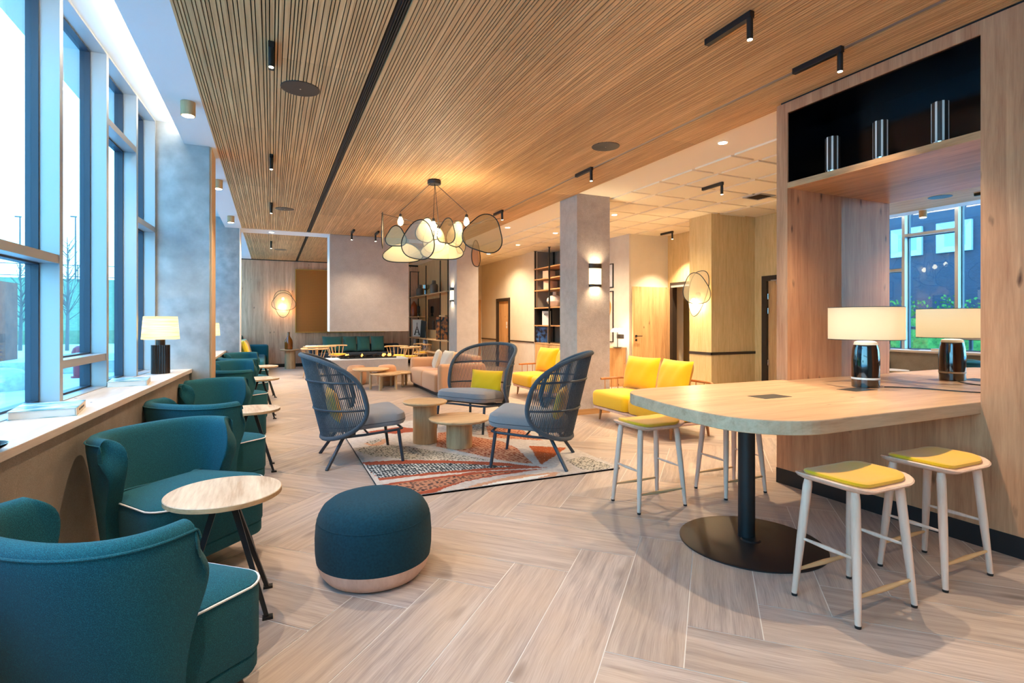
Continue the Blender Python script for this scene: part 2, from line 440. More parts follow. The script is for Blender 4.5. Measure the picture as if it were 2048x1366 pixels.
XF0, XF1, YF0, YF1 = -1.18, 8.3, -4.0, 17.5
def build_floor():
    import bmesh
    w = .312; r2 = math.sqrt(.5); g = .0022
    bm = bmesh.new(); uvl = bm.loops.layers.uv.new('plank'); tl = bm.faces.layers.float.new('tone')
    rnd = random.Random(3)
    u0, v0 = 2.18, -.41     # u along (1,1), v along (1,-1)
    def W(u, v): return ((u+v)*r2, (u-v)*r2)
    for b in range(-60, 60):
        for a in range(-60, 90):
            k = (a-b) % 8
            if k == 0: ua, ub, va, vb, al = u0+a*w, u0+(a+4)*w, v0+b*w, v0+(b+1)*w, 0
            elif k == 7: ua, ub, va, vb, al = u0+a*w, u0+(a+1)*w, v0+b*w, v0+(b+4)*w, 1
            else: continue
            cx, cy = W((ua+ub)/2, (va+vb)/2)
            if not (XF0-1 < cx < XF1+1 and YF0-1 < cy < YF1+1): continue
            ua += g; ub -= g; va += g; vb -= g
            cs = [(ua,va),(ub,va),(ub,vb),(ua,vb)]
            vs = [bm.verts.new((*W(*c), 0)) for c in cs]
            f = bm.faces.new(list(reversed(vs)))
            f[tl] = rnd.random(); ox, oy = rnd.random()*20, rnd.random()*20
            for lp in f.loops:
                i = vs.index(lp.vert); c = cs[i]
                lp[uvl].uv = ((c[0]+ox, c[1]+oy) if al == 0 else (c[1]+ox, c[0]+oy))
    for co, no in (((XF0,0,0),(-1,0,0)), ((XF1,0,0),(1,0,0)), ((0,YF0,0),(0,-1,0)), ((0,YF1,0),(0,1,0))):
        bmesh.ops.bisect_plane(bm, geom=bm.verts[:]+bm.edges[:]+bm.faces[:], plane_co=co, plane_no=no, clear_outer=True)
    # grout bed
    q = [bm.verts.new(p) for p in ((XF0,YF0,-.0015),(XF1,YF0,-.0015),(XF1,YF1,-.0015),(XF0,YF1,-.0015))]
    q2 = [bm.verts.new(p) for p in ((XF0,YF0,-.1),(XF1,YF0,-.1),(XF1,YF1,-.1),(XF0,YF1,-.1))]
    for f in ([q[0],q[1],q[2],q[3]], [q2[3],q2[2],q2[1],q2[0]], [q2[0],q2[1],q[1],q[0]], [q2[1],q2[2],q[2],q[1]], [q2[2],q2[3],q[3],q[2]], [q2[3],q2[0],q[0],q[3]]):
        bm.faces.new(f).material_index = 1
    me = bpy.data.meshes.new('floor'); bm.to_mesh(me); bm.free()
    me.materials.append(M_floor); me.materials.append(M_grout)
    o = bpy.data.objects.new('floor', me); COL.objects.link(o); o['kind'] = 'structure'
build_floor()

# ------------------------------------------------------------------ ceilings
CZ = 3.23
def slat_material():
    t = NT('oak_slats')
    tc = t.node('ShaderNodeTexCoord'); mp = t.node('ShaderNodeMapping'); mp.inputs['Scale'].default_value = (60,1.3,20)
    t.link(tc.outputs['Object'], mp.inputs[0])
    n = t.node('ShaderNodeTexNoise', i_Scale=1.0, i_Detail=4.0); t.link(mp.outputs[0], n.inputs['Vector'])
    col = t.ramp(n.outputs[0], [(.3, rgb(192,142,92)), (.7, rgb(234,188,132))])
    at_ = t.node('ShaderNodeAttribute', attribute_name='tone')
    mr = t.node('ShaderNodeMapRange'); t.link(at_.outputs['Fac'], mr.inputs[0]); mr.inputs[3].default_value = .8; mr.inputs[4].default_value = 1.12
    sc = t.node('ShaderNodeVectorMath', operation='SCALE'); t.link(col, sc.inputs[0]); t.link(mr.outputs[0], sc.inputs['Scale'])
    t.link(sc.outputs[0], t.b.inputs['Base Color']); t.b.inputs['Roughness'].default_value = .5; t.b.inputs['Specular IOR Level'].default_value = .3
    return t.m
M_slat = slat_material()
def slats(name, X0, X1, Y0, Y1, slots):
    m = MB(); tones = []
    rnd = random.Random(11)
    x = X0; ws = [.013,.017,.024,.015,.029]; i = 0
    seams = {}
    while x < X1-.01:
        w = rnd.choice(ws)
        if any(a-.004 < x+w and x < b+.004 for a, b in slots):
            x = max(b for a, b in slots if a-.004 < x+w and x < b+.004) + .005; continue
        pan = int((x-X0)/.6)
        off = (pan*.83) % 2.4
        ys = [Y0] + [Y0+off+2.4*k for k in range(0, 12) if Y0+.1 < Y0+off+2.4*k < Y1-.1] + [Y1]
        for k in range(len(ys)-1):
            pr = random.Random(pan*31+k*7); base = pr.random()
            m.box(x, x+w, ys[k], ys[k+1]-.0015, CZ-.028, CZ-.012)
            tones += [base*.6+rnd.random()*.4]*6
        x += w+.0062; i += 1
    m.box(X0, X1, Y0, Y1, CZ-.012, CZ+.03, 1); tones += [0]*6
    for a, b in slots:
        m.box(a, b, Y0, Y1, CZ-.0135, CZ-.012, 2); tones += [0]*6
    o = m.build(name, [M_slat, M_slatback, M_black]); o['kind'] = 'structure'
    at_ = o.data.attributes.new('tone', 'FLOAT', 'FACE'); at_.data.foreach_set('value', tones)
    return o
SL = [(.675,.735), (3.50,3.535)]
slats('ceiling', -.53, 4.02, -4.0, 11.70, SL)
slats('ceiling', -.53, 4.02, 12.22, 17.3, SL)
# track profiles in the slots
m = MB(); m.box(3.503,3.532,-4,11.7,CZ-.024,CZ-.0135); struct('trim_1', m, plain('grey_track', rgb(150,142,140), .45, .3))
m = MB()
for x in (.690,.705,.720): m.box(x-.002,x+.002,-4,11.7,CZ-.027,CZ-.0135)
for x in (.690,.705,.720): m.box(x-.002,x+.002,12.22,17.3,CZ-.027,CZ-.0135)
struct('trim_2', m, M_black)
# white plaster margins
m = MB(); m.box(-.82,-.53,-4,17.3,CZ-.028,3.45); m.box(-.53,1.14,11.70,12.22,CZ-.03,CZ+.05); m.box(2.8,4.02,11.7,12.22,CZ-.03,CZ+.05)
struct('ceiling', m, M_white)
m = MB(); m.box(-1.6,-.82,-4,17.3,3.40,3.5); struct('ceiling', m, M_white)
m = MB(); m.box(4.02,8.4,-4,17.5,CZ,CZ+.08)
ry = 4.386
for i, (xa, xb) in enumerate(((4.69,5.04),(5.12,5.68),(5.76,6.32),(6.40,6.96),(7.04,7.60))):
    for k in range(-5, 22):
        y = ry + .602*k
        m.box(xa, xb, y, y+.552, CZ-.02, CZ, 1)
struct('ceiling', m, [M_cream, M_coffer])
# air grille on the right ceiling
t = thing('air_grille', 'square grey air grille in the cream ceiling by the tall oak unit', 'vent', (6.55,5.6,CZ-.02))
m = MB(); m.box(-.16,.16,-.16,-.13,-.012,0).box(-.16,.16,.13,.16,-.012,0).box(-.16,-.13,-.13,.13,-.012,0).box(.13,.16,-.13,.13,-.012,0)
m.build('frame', M_alu, t)
m = MB(); [m.box(-.13,.13,-.12+.03*k,-.112+.03*k,-.01,0) for k in range(9)]; m.build('louvre', M_dark, t)

# ------------------------------------------------------------------ left wall with the windows
def LX(off, y): return off + .045*(min(y, 6.9)-4.2)
def lbox(m, o0, o1, y0, y1, z0, z1, mi=0):
    p = []
    for z in (z0, z1):
        p += [(LX(o0,y0),y0,z), (LX(o1,y0),y0,z), (LX(o1,y1),y1,z), (LX(o0,y1),y1,z)]
    m.hexa(p, mi)
WY0, WY1 = -4.0, 6.42
m = MB(); lbox(m, -1.34, -.87, WY0, WY1, 0, .83); struct('wall_left', m, M_radiator)
m = MB(); lbox(m, -.869, -.855, WY0, WY1, 0, .09); struct('baseboard_left', m, wood('oak_baseboard', rgb(176,136,92), rgb(206,168,122), 'y'))
m = MB(); lbox(m, -1.20, -.848, WY0, WY1, .832, .87); bevel(struct('trim_3', m, M_sill), .003)
HEAD = 3.395
def win_bay(idx, y0, y1, transoms, name):
    """one window between two posts; inner frame plane -1.17, glass -1.36"""
    fr = MB(); pane = MB(); gs = MB()
    lbox(fr, -1.30, -1.165, y0, y1, .845, .875)       # bottom plate
    lbox(fr, -1.30, -1.165, y0, y1, HEAD-.012, HEAD+.01)
    lvl = [.875] + sorted(transoms) + [HEAD-.012]
    for z in transoms: lbox(fr, -1.265, -1.17, y0, y1, z-.026, z+.026)
    ed = [.875]
    for z in sorted(transoms): ed += [z-.026, z+.026]
    ed.append(HEAD-.012)
    for k in range(0, len(ed), 2):
        a, b = ed[k], ed[k+1]
        lbox(gs, -1.325, -1.262, y0, y0+.012, a, b); lbox(gs, -1.325, -1.262, y1-.012, y1, a, b)
        lbox(gs, -1.325, -1.262, y0+.012, y1-.012, a, a+.012); lbox(gs, -1.325, -1.262, y0+.012, y1-.012, b-.012, b)
        lbox(pane, -1.300, -1.294, y0+.012, y1-.012, a+.012, b-.012)
    o = struct('window_%d' % idx, fr, M_alu)
    gs.build('gasket', M_gasket, o); pane.build('pane', M_glass, o)
posts = [6.45-.0]; 
YP = [-3.05,-2.25,-1.45,-.65,.15,.95,1.75,2.5,3.28,4.07,4.912,5.703,6.36]
m = MB()
for y in YP: lbox(m, -1.265, -1.165, y, y+.05, .845, 3.42)
struct('trim_4', m, M_alu)
m = MB()
for y in YP: lbox(m, -1.325, -1.265, y-.003, y+.053, .845, 3.42)
struct('trim_13', m, M_gasket)
TR = {2.5:[1.74], 3.28:[1.74], 4.07:[1.095], 4.912:[2.898], 5.703:[2.29], 1.75:[2.5], .95:[1.1]}
for i in range(len(YP)-1):
    win_bay(i+1, YP[i]+.05, YP[i+1], TR.get(YP[i], [1.74]), '')
# wall ends and strip above
m = MB(); lbox(m, -1.42, -1.16, WY0, -3.05, .83, 3.45); struct('wall_left', m, M_white)
# second bay, beyond the concrete column
m = MB(); m.box(-1.33,-.82,6.86,11.72,0,.76); struct('wall_left', m, M_radiator)
m = MB(); m.box(-1.30,-.80,6.86,11.72,.762,.80); bevel(struct('trim_5', m, M_sill), .003)
m = MB()
for y in (6.9,7.7,8.5,9.3,10.1,10.9,11.66): m.box(-1.33,-1.08,y,y+.05,.8,3.42)
m.box(-1.32,-1.08,6.9,11.7,HEAD-.01,HEAD+.01); m.box(-1.32,-1.08,6.9,11.7,1.72,1.77)
o = struct('window_20', m, M_alu); m = MB(); m.box(-1.315,-1.31,6.9,11.7,.8,3.4); m.build('pane', M_glass, o)
# third bay beyond the second column
m = MB(); m.box(-1.33,-1.0,12.3,17.3,0,.78); struct('wall_left', m, M_radiator)
m = MB()
for y in (12.3,13.5,14.7,15.9,17.1): m.box(-1.33,-1.12,y,y+.05,.78,3.42)
m.box(-1.40,-1.12,12.3,17.3,HEAD-.01,HEAD+.01); m.box(-1.40,-1.12,12.3,17.3,.78,.82)
o = struct('window_21', m, M_alu); m = MB(); m.box(-1.375,-1.37,12.3,17.3,.8,3.4); m.build('pane', M_glass, o)

# concrete columns on the window side
m = MB(); m.box(-1.335,-.586,6.39,6.83,0,3.45); bevel(struct('wall_left', m, M_concrete), .008)
m = MB(); m.box(-1.335,-.576,11.72,12.28,0,3.45); bevel(struct('wall_left', m, M_concrete), .008)
# oak capping on the column edges
m = MB(); m.box(-.586,-.572,6.40,6.83,0,CZ-.03); struct('trim_6', m, wood('oak_column_cap', rgb(190,150,110), rgb(220,184,142), 'z'))
m = MB(); m.box(-.576,-.562,11.72,12.25,0,CZ-.03); struct('trim_7', m, M_white)

# clad columns on the right
m = MB(); m.box(4.05,4.62,6.62,7.12,.08,CZ); struct('wall_right', m, M_textile)
m = MB(); m.box(4.045,4.625,6.615,7.125,0,.08); struct('baseboard_right', m, wood('oak_plinth', rgb(170,120,70), rgb(200,150,96), 'x'))
m = MB(); m.box(4.05,4.60,12.10,12.72,0,CZ); struct('wall_right', m, M_hood)

# ------------------------------------------------------------------ back wall, hood
m = MB(); m.box(-1.5,4.8,17.3,17.4,.1,CZ-.05); struct('wall_back', m, M_back)
m = MB(); m.box(-1.5,4.8,17.285,17.4,0,.1); struct('baseboard_back', m, M_black)
m = MB(); m.box(-1.5,4.8,17.285,17.4,CZ-.05,CZ-.028); m.box(-1.5,4.8,17.3,17.42,CZ-.028,3.5); struct('trim_8', m, M_black)
m = MB(); m.box(1.13,2.81,11.78,12.22,1.15,CZ-.02); 
t = thing('chimney_hood', 'large pale textured box hung from the ceiling above the fireplace', 'hood')
m.build('hood_body', M_hood, t)
m = MB(); m.box(1.118,1.13,11.78,12.22,1.15,CZ-.03); m.build('side_panel', M_white, t)
t = thing('fireplace', 'low pale plinth fireplace with a long tray of logs and embers', 'fireplace', (1.97,12.25,0))
m = MB(); m.box(-.86,.86,-.33,.33,0,.52); bevel(m.build('plinth', M_hood, t), .004)
m = MB(); m.box(-.86,.86,-.335,.335,.52,.545); bevel(m.build('plinth_top', M_white, t), .003)
m = MB(); m.box(-.60,.62,-.2,.2,.545,.555); m.box(-.60,.62,-.2,-.19,.555,.575).box(-.60,.62,.19,.2,.555,.575); m.build('tray', M_black, t)
rnd = random.Random(5)
for k in range(12):
    x = -.52+.095*k+rnd.uniform(-.02,.02); y = rnd.uniform(-.1,.1); a = rnd.uniform(-1,1); L = rnd.uniform(.06,.1)
    m = MB(); m.cyl((x-L*math.cos(a), y-L*math.sin(a), .585), (x+L*math.cos(a), y+L*math.sin(a), .6+rnd.uniform(0,.03)), .022, .016, 7)
    m.build('log', plain('charred_log', rgb(52,40,34), .9) if k == 0 else bpy.data.materials['charred_log'], t)
M_flame = emit('flame', (1,.42,.06,1), 3.0)
for k in range(9):
    x = rnd.choice([-.45,-.4,-.3,-.1,.25,.32,.4,.48,.52])+rnd.uniform(-.03,.03); y = rnd.uniform(-.14,.02)
    m = MB(); m.lathe([(0.001,0),(.03,.015),(.022,.04),(.001,.075)], 7, (x,y,.575)); m.build('flame', M_flame, t)

# gold mesh panel on the back wall
pa = onY(592,673,17.2); pb = onY(768,540,17.2)
t = thing('mesh_wall_panel', 'large golden perforated metal panel on the oak back wall', 'wall panel', (0,0,0))
m = MB(); x0, x1, z0, z1 = pa.x, pb.x, 1.05, 2.93
m.box(x0,x1,17.24,17.245,z0,z1); 
def goldmat():
    t_ = NT('perforated_gold'); v = mapped(t_, (38,1,38), 'Object', (0,PI/4,0))
    vo = t_.node('ShaderNodeTexVoronoi', i_Scale=1.0, i_Randomness=0.0); t_.link(v, vo.inputs['Vector'])
    f = t_.ramp(vo.outputs['Distance'], [(.28, (0,0,0)), (.36, (1,1,1))])
    c = t_.mix(f, rgb(84,40,12), rgb(186,116,44)); t_.link(c, t_.b.inputs['Base Color'])
    t_.b.inputs['Roughness'].default_value = .45; return t_.m
m.build('mesh_sheet', goldmat(), t)
m = MB(); m.box(x0-.02,x0,17.22,17.26,z0-.02,z1+.02).box(x1,x1+.02,17.22,17.26,z0-.02,z1+.02).box(x0,x1,17.22,17.26,z0-.02,z0).box(x0,x1,17.22,17.26,z1,z1+.02)
m.build('frame', plain('gold_frame', rgb(206,160,72), .4, .3), t)

# ------------------------------------------------------------------ right side walls
m = MB(); m.box(4.44,4.5,12.7,17.3,0,CZ); struct('wall_right', m, M_veneer_b)
# far wall with the door (plane X = 6.30)
XW = 6.30
def wall_x(m, x, y0, y1, z0, z1, mi=0, th=.1): m.box(x, x+th, y0, y1, z0, z1, mi)
m = MB(); wall_x(m, XW, 12.45,13.98,.83,CZ); wall_x(m, XW, 15.0,16.25,.83,CZ); wall_x(m, XW, 13.98,15.0,2.06,CZ)
wall_x(m, XW, 12.45,13.98,0,.83,1); wall_x(m, XW, 15.0,16.25,0,.83,1)
struct('wall_right', m, [M_cream_wall, M_wains])
m = MB(); m.box(XW-.015,XW,12.45,13.98,.80,.835).box(XW-.015,XW,15.0,16.25,.80,.835); struct('trim_9', m, M_dark)
m = MB(); m.box(XW-.02,XW+.1,13.98,14.08,0,2.06).box(XW-.02,XW+.1,14.9,15.0,0,2.06).box(XW-.02,XW+.1,14.08,14.9,1.97,2.06)
o = struct('door_1', m, M_dark)
m = MB(); m.box(XW+.04,XW+.08,14.08,14.9,0,1.97); lf = m.build('door_leaf', M_door, o)
m = MB(); m.box(XW+.034,XW+.04,14.28,14.36,1.26,1.36); m.box(XW+.034,XW+.04,14.28,14.36,1.17,1.24); m.build('door_sign', M_white, lf)
m = MB(); m.box(4.5,6.3,16.25,16.35,0,CZ); struct('wall_back', m, M_cream_wall)
m = MB(); m.box(5.2,6.26,16.23,16.25,0,2.08); struct('door_2', m, M_door)
# recess behind the shelves
m = MB(); m.box(6.88,6.95,9.21,12.5,.0,CZ); m.box(6.4,6.95,12.45,12.52,0,CZ); struct('wall_right', m, [M_greywall])
m = MB(); m.box(6.84,6.88,9.1,10.9,0,CZ); struct('wall_right', m, M_wains)
# wall facing the camera behind the open door, side wall X=7.87
m = MB(); m.box(6.881,7.97,9.1,9.2,0,CZ); struct('wall_right', m, M_cream_wall)
m = MB(); m.box(7.87,7.97,7.30,7.95,0,CZ).box(7.87,7.97,7.95,8.98,2.12,CZ).box(7.87,7.97,8.98,9.1,0,CZ).box(7.87,7.97,6.62,6.82,0,CZ).box(7.87,7.97,5.55,6.62,2.08,CZ).box(7.87,7.97,-4,5.55,0,CZ)
struct('wall_right', m, M_veneer)
m = MB(); m.box(8.9,9.0,6.5,9.9,0,CZ); m.box(7.97,9,6.45,6.5,0,CZ); m.box(7.97,9,9.9,9.95,0,CZ); m.box(7.97,9,6.5,9.9,2.6,2.7); m.box(7.97,9,6.5,9.9,-.05,-.001)
struct('wall_right', m, M_veneer)
m = MB(); m.box(6.84,7.87,6.82,7.34,0,CZ); struct('wall_right', m, M_veneer)
m = MB(); m.box(6.825,6.84,6.805,7.34,.79,.835).box(6.825,7.87,6.805,6.82,.79,.835); struct('trim_10', m, M_dark)
# open doorway with leaf folded against the wall
m = MB(); m.box(7.85,7.97,8.93,9.01,0,2.20).box(7.85,7.97,7.95,8.03,0,2.20).box(7.85,7.97,8.03,8.93,2.12,2.20)
o = struct('door_3', m, M_dark)
m = MB(); m.box(6.89,7.86,9.03,9.075,.01,2.10); lf = bevel(m.build('door_leaf', M_door, o), .002)
m = MB(); m.lathe([(.026,0),(.026,.01)], 16, M=Matrix.Translation((6.965,9.03,1.06)) @ Matrix.Rotation(PI/2,4,'X'))
m.cyl((6.965,9.03,1.06),(6.965,8.98,1.06),.009).cyl((6.965,8.98,1.06),(7.085,8.98,1.06),.009)
m.lathe([(.024,0),(.024,.01)], 16, M=Matrix.Translation((6.965,9.03,.975)) @ Matrix.Rotation(PI/2,4,'X'))
m.build('door_handle', M_black, lf)
m = MB(); m.box(7.78,7.85,8.25,8.9,2.09,2.13); m.build('door_closer', M_alu, o)
# closed door on the far right
m = MB(); m.box(7.85,7.97,6.56,6.66,0,2.16).box(7.85,7.97,5.5,5.58,0,2.16).box(7.85,7.97,5.58,6.56,2.07,2.16)
o = struct('door_4', m, M_dark)
m = MB(); m.box(7.90,7.94,5.58,6.56,.01,2.07); lf = m.build('door_leaf', M_door, o)
m = MB(); m.box(7.83,7.90,5.9,6.35,2.0,2.05); m.box(7.82,7.86,5.8,6.45,2.065,2.08); m.build('door_closer', M_alu, lf)
for z in (1.80,1.55,.65):
    m = MB(); m.cyl((7.885,6.555,z-.05),(7.885,6.555,z+.05),.012); m.build('hinge', M_silver, lf)
# outer shell so that the room is closed
m = MB(); m.box(-1.5,8.4,-4.1,-4.0,0,3.5); struct('wall_front', m, M_cream_wall)
m = MB(); m.box(6.95,8.4,9.2,17.4,0,CZ+.05); m.box(8.0,8.1,-4,5.5,0,CZ); struct('wall_right', m, M_cream_wall)
m = MB(); m.box(-1.6,8.4,-4.1,17.5,3.5,3.6); struct('ceiling', m, M_white)

# ------------------------------------------------------------------ oak unit with mirror
XU = 3.91
t = thing('oak_wall_unit', 'tall knotty oak unit with black display niche, mirror-backed opening and dark plinth', 'wall unit', (XU,2.4,0))
def ub(m, x0, x1, y0, y1, z0, z1): return m.box(x0-XU, x1-XU, y0-2.4, y1-2.4, z0, z1)
m = MB(); ub(m, XU, 4.70, 3.062, 3.165, 0, 3.185); m.build('side_panel', M_unit, t)
m = MB(); ub(m, XU, 4.70, -2.0, 1.744, .0, 3.185); m.build('front_panel', M_unit, t)
m = MB(); ub(m, XU, 4.64, 1.744, 3.062, .12, .80); m.build('front_panel', M_unit, t)
m = MB(); ub(m, XU-.002, 4.66, 1.746, 3.165, 0, .12); ub(m, XU-.004, XU, -2, 3.167, 0, .125); m.build('plinth', M_black, t)
m = MB(); ub(m, XU, 4.70, 1.744, 3.062, 3.10, 3.185); m.build('header', M_unit, t)
m = MB(); ub(m, XU+.01, 4.70, -2, 3.13, 3.185, 3.202); m.build('shadow_gap', M_black, t)
m = MB(); ub(m, XU, 4.60, 1.744, 3.062, 2.47, 2.518); m.build('shelf', M_unit_x, t)
m = MB(); ub(m, XU+.012, 4.60, 1.744, 1.75, 2.518, 3.10); ub(m, XU+.012, 4.60, 3.056, 3.062, 2.518, 3.10); ub(m, 4.40, 4.42, 1.744, 3.062, 2.518, 3.10); ub(m, XU+.012, 4.6, 1.744, 3.062, 3.09, 3.10); m.build('niche_lining', M_blackgloss, t)
m = MB(); ub(m, 4.60, 4.61, 1.744, 3.062, .80, 2.47); m.build('mirror', M_mirror, t)
m = MB(); ub(m, 4.61, 4.70, 1.744, 3.062, .8, 3.10); m.build('back_board', M_black, t)

# striped vases in the niche
def stripes():
    t_ = NT('striped_glaze'); tc = t_.node('ShaderNodeTexCoord'); sp = t_.node('ShaderNodeSeparateXYZ'); t_.link(tc.outputs['Object'], sp.inputs[0])
    a = t_.node('ShaderNodeMath', operation='ARCTAN2'); t_.link(sp.outputs[0], a.inputs[0]); t_.link(sp.outputs[1], a.inputs[1])
    b = t_.node('ShaderNodeMath', operation='MULTIPLY'); t_.link(a.outputs[0], b.inputs[0]); b.inputs[1].default_value = 8.0
    c = t_.node('ShaderNodeMath', operation='SINE'); t_.link(b.outputs[0], c.inputs[0])
    f = t_.ramp(c.outputs[0], [(.48, (0,0,0)), (.52, (1,1,1))])
    t_.link(t_.mix(f, rgb(52,44,40), rgb(232,226,216)), t_.b.inputs['Base Color']); t_.b.inputs['Roughness'].default_value = .25; return t_.m
M_stripe = stripes()
v0 = thing('striped_cylinder', 'striped black and white cylinder vase in the niche, furthest from the camera', 'table lamp', (4.0,2.735,2.518), group=None)
m = MB(); m.lathe([(.046,.024),(.049,.026),(.049,.282),(.045,.285)], 32); m.build('body', M_stripe, v0)
m = MB(); m.lathe([(.042,.004),(.044,.024)], 24); m.build('base', M_silver, v0)
for k in range(3):
    a = 2*PI*k/3; m = MB(); m.lathe([(.008,0),(.009,.008),(.006,.012)], 10, (.024*math.cos(a),.024*math.sin(a),0)); m.build('foot', M_silver, v0)
dup(v0, (4.0,2.374,2.518), .1, 'striped black and white cylinder vase in the middle of the niche')
dup(v0, (4.01,2.007,2.518), .22, 'striped black and white cylinder vase at the camera end of the niche')

# ------------------------------------------------------------------ communal table
t = thing('communal_table', 'large thick oak table with rounded end fixed to the oak unit', 'table', (2.72,2.40,0))
pts = [(4.6,3.10),(2.62,3.12)]
for k in range(0, 9):     # far corner
    a = PI/2 + PI/2*k/8; pts.append((2.52+.33*math.cos(a), 2.80+.32*math.sin(a)))
pts += [(2.135,2.5),(2.115,2.3)]
for k in range(0, 13):
    a = PI + PI/2*k/12; pts.append((2.52+.405*math.cos(a), 2.12+.375*math.sin(a)))
pts += [(2.9,1.745),(4.6,1.745)]
pts = [(x-2.72,y-2.40) for x, y in pts]
pts = list(pts)
m = MB(); m.loft(pts, [(.802,.003),(.805,0),(.870,0),(.874,.003)], smooth=False)
o = m.build('tabletop', [M_table, M_table_edge], t)
for p in o.data.polygons:
    if abs(p.normal.z) < .7: p.material_index = 1
m = MB(); m.cyl((.0,.02,.012),(.0,.02,.802),.05,n=32); m.build('post', M_black, t)
m = MB(); m.lathe([(.42,0),(.42,.006),(.41,.010),(.06,.012),(.052,.02)], 64, (-.02,-.03,0)); m.build('base', M_black, t)
for i, (x, y) in enumerate(((2.95,2.44),(3.82,2.43))):
    m = MB(); m.box(-.12,.12,-.07,.07,.8735,.8755, M=Matrix.Translation((x-2.72,y-2.40,0))); o = m.build('socket_cover', plain('anthracite_flap', rgb(64,60,54), .4) if i == 0 else bpy.data.materials['anthracite_flap'], t)

# table lamp on the communal table
t = thing('table_lamp', 'black ceramic table lamp with wide white shade on the communal table', 'table lamp', (4.03,2.50,.874))
m = MB(); m.lathe([(.086,0),(.09,.004),(.091,.06)], 40); m.lathe([(.091,.074),(.091,.2),(.086,.27),(.078,.315)], 40); m.build('body', M_ceramic, t)
m = MB(); m.lathe([(.0915,.06),(.0925,.067),(.0915,.074)], 40); m.build('band', M_piping, t)
m = MB(); m.lathe([(.078,.315),(.072,.335),(.05,.343),(.012,.345),(.012,.38)], 32); m.build('neck', M_piping, t)
sh = MB(); o_ = [(.245*math.cos(a),.245*math.sin(a)) for a in [2*PI*k/64 for k in range(64)]]
sh.lathe([(.242,.355),(.242,.592)], 64); sh = sh.build('lamp_shade', M_whiteshade, t)
sh.data.polygons  # open cylinder: caps removed below
def drop_caps(o):
    import bmesh
    bm = bmesh.new(); bm.from_mesh(o.data); bmesh.ops.delete(bm, geom=[f for f in bm.faces if len(f.verts) > 4], context='FACES_ONLY'); bm.to_mesh(o.data); bm.free()
drop_caps(sh)
for z in (.355,.592):
    m = MB(); m.tube([(.243*math.cos(2*PI*k/48),.243*math.sin(2*PI*k/48),z) for k in range(48)], .0022, 6, closed=True); m.build('shade_trim', M_black, sh)
def light(kind, name, loc, power, col=(1,.78,.5), parent=None, **kw):
    l = bpy.data.lights.new(name, kind); l.energy = power; l.color = col
    for k, v in kw.items(): setattr(l, k, v)
    o = bpy.data.objects.new(name, l); COL.objects.link(o); o.location = loc
    if parent is not None: o.parent = parent
    return o
light('POINT', 'bulb_light', (0,0,.48), 1.7, (1,.82,.55), t, shadow_soft_size=.04)
# cable
m = MB(); cp = [(4.12,2.42),(4.2,2.36),(4.27,2.28),(4.3,2.18),(4.32,2.1),(4.36,2.0),(4.42,1.92),(4.5,1.86)]
m.tube([(x,y,.879) for x, y in cp], .004, 6); tag(m.build('power_cable', M_black), 'thin black cable lying on the communal table beside the lamp', 'cable')

# ------------------------------------------------------------------ stools
def make_stool():
    r = thing('counter_stool', 'pale wooden counter stool with yellow pad nearest the camera', 'stool', (2.58,1.66,0), 0, None)
    tops = {}
    out = rrect(.48,.375,.11,6)
    def sad(v): return (v[0], v[1], v[2] + .03*(2*abs(v[0])/.48)**2.2)
    m = MB(); m.loft(out, [(.572,.035),(.580,.012),(.592,0),(.598,.006)], crown=.0001); m.v = [sad(p) for p in m.v]; m.build('seat', M_ash, r)
    m = MB(); m.loft(rrect(.415,.31,.09,6), [(.596,.008),(.606,0),(.616,.003),(.622,.014)], crown=.004); m.v = [sad(p) for p in m.v]; m.build('seat_pad', M_yseat, r)
    for sx in (-1,1):
        for sy in (-1,1):
            a = Vector((sx*.165,sy*.115,.585)); b = Vector((sx*.21,sy*.157,.012))
            m = MB(); m.tube([a, a.lerp(b,.06), a.lerp(b,.5), b], [.017,.021,.020,.0135], 14); lg = m.build('leg', M_ash, r)
            m = MB(); m.lathe([(.013,0),(.014,.013)], 12, (b.x,b.y,0)); m.build('leg_glide', M_black, lg)
    def legp(sx, sy, z):
        f = (.585-z)/(.585-.012); return Vector((sx*(.165+.045*f), sy*(.115+.042*f), z))
    for sy in (-1,1):
        a, b = legp(-1,sy,.13), legp(1,sy,.13); m = MB(); m.tube([a,a.lerp(b,.5),b],[.007,.013,.007],10); m.build('stretcher', M_ash_warm, r)
    for sx in (-1,1):
        a, b = legp(sx,-1,.29), legp(sx,1,.29); m = MB(); m.tube([a,a.lerp(b,.5),b],[.006,.011,.006],10); m.build('stretcher', M_ash, r)
    return r
st = make_stool()
dup(st, (3.30,1.68,0), 0, 'pale wooden counter stool with yellow pad, tucked beside the oak unit panel')
dup(st, (2.575,3.19,0), 0, 'pale wooden counter stool on the far side of the table, nearer the rug')
dup(st, (3.37,3.16,0), 0, 'pale wooden counter stool behind the table post, seat hidden by the tabletop')

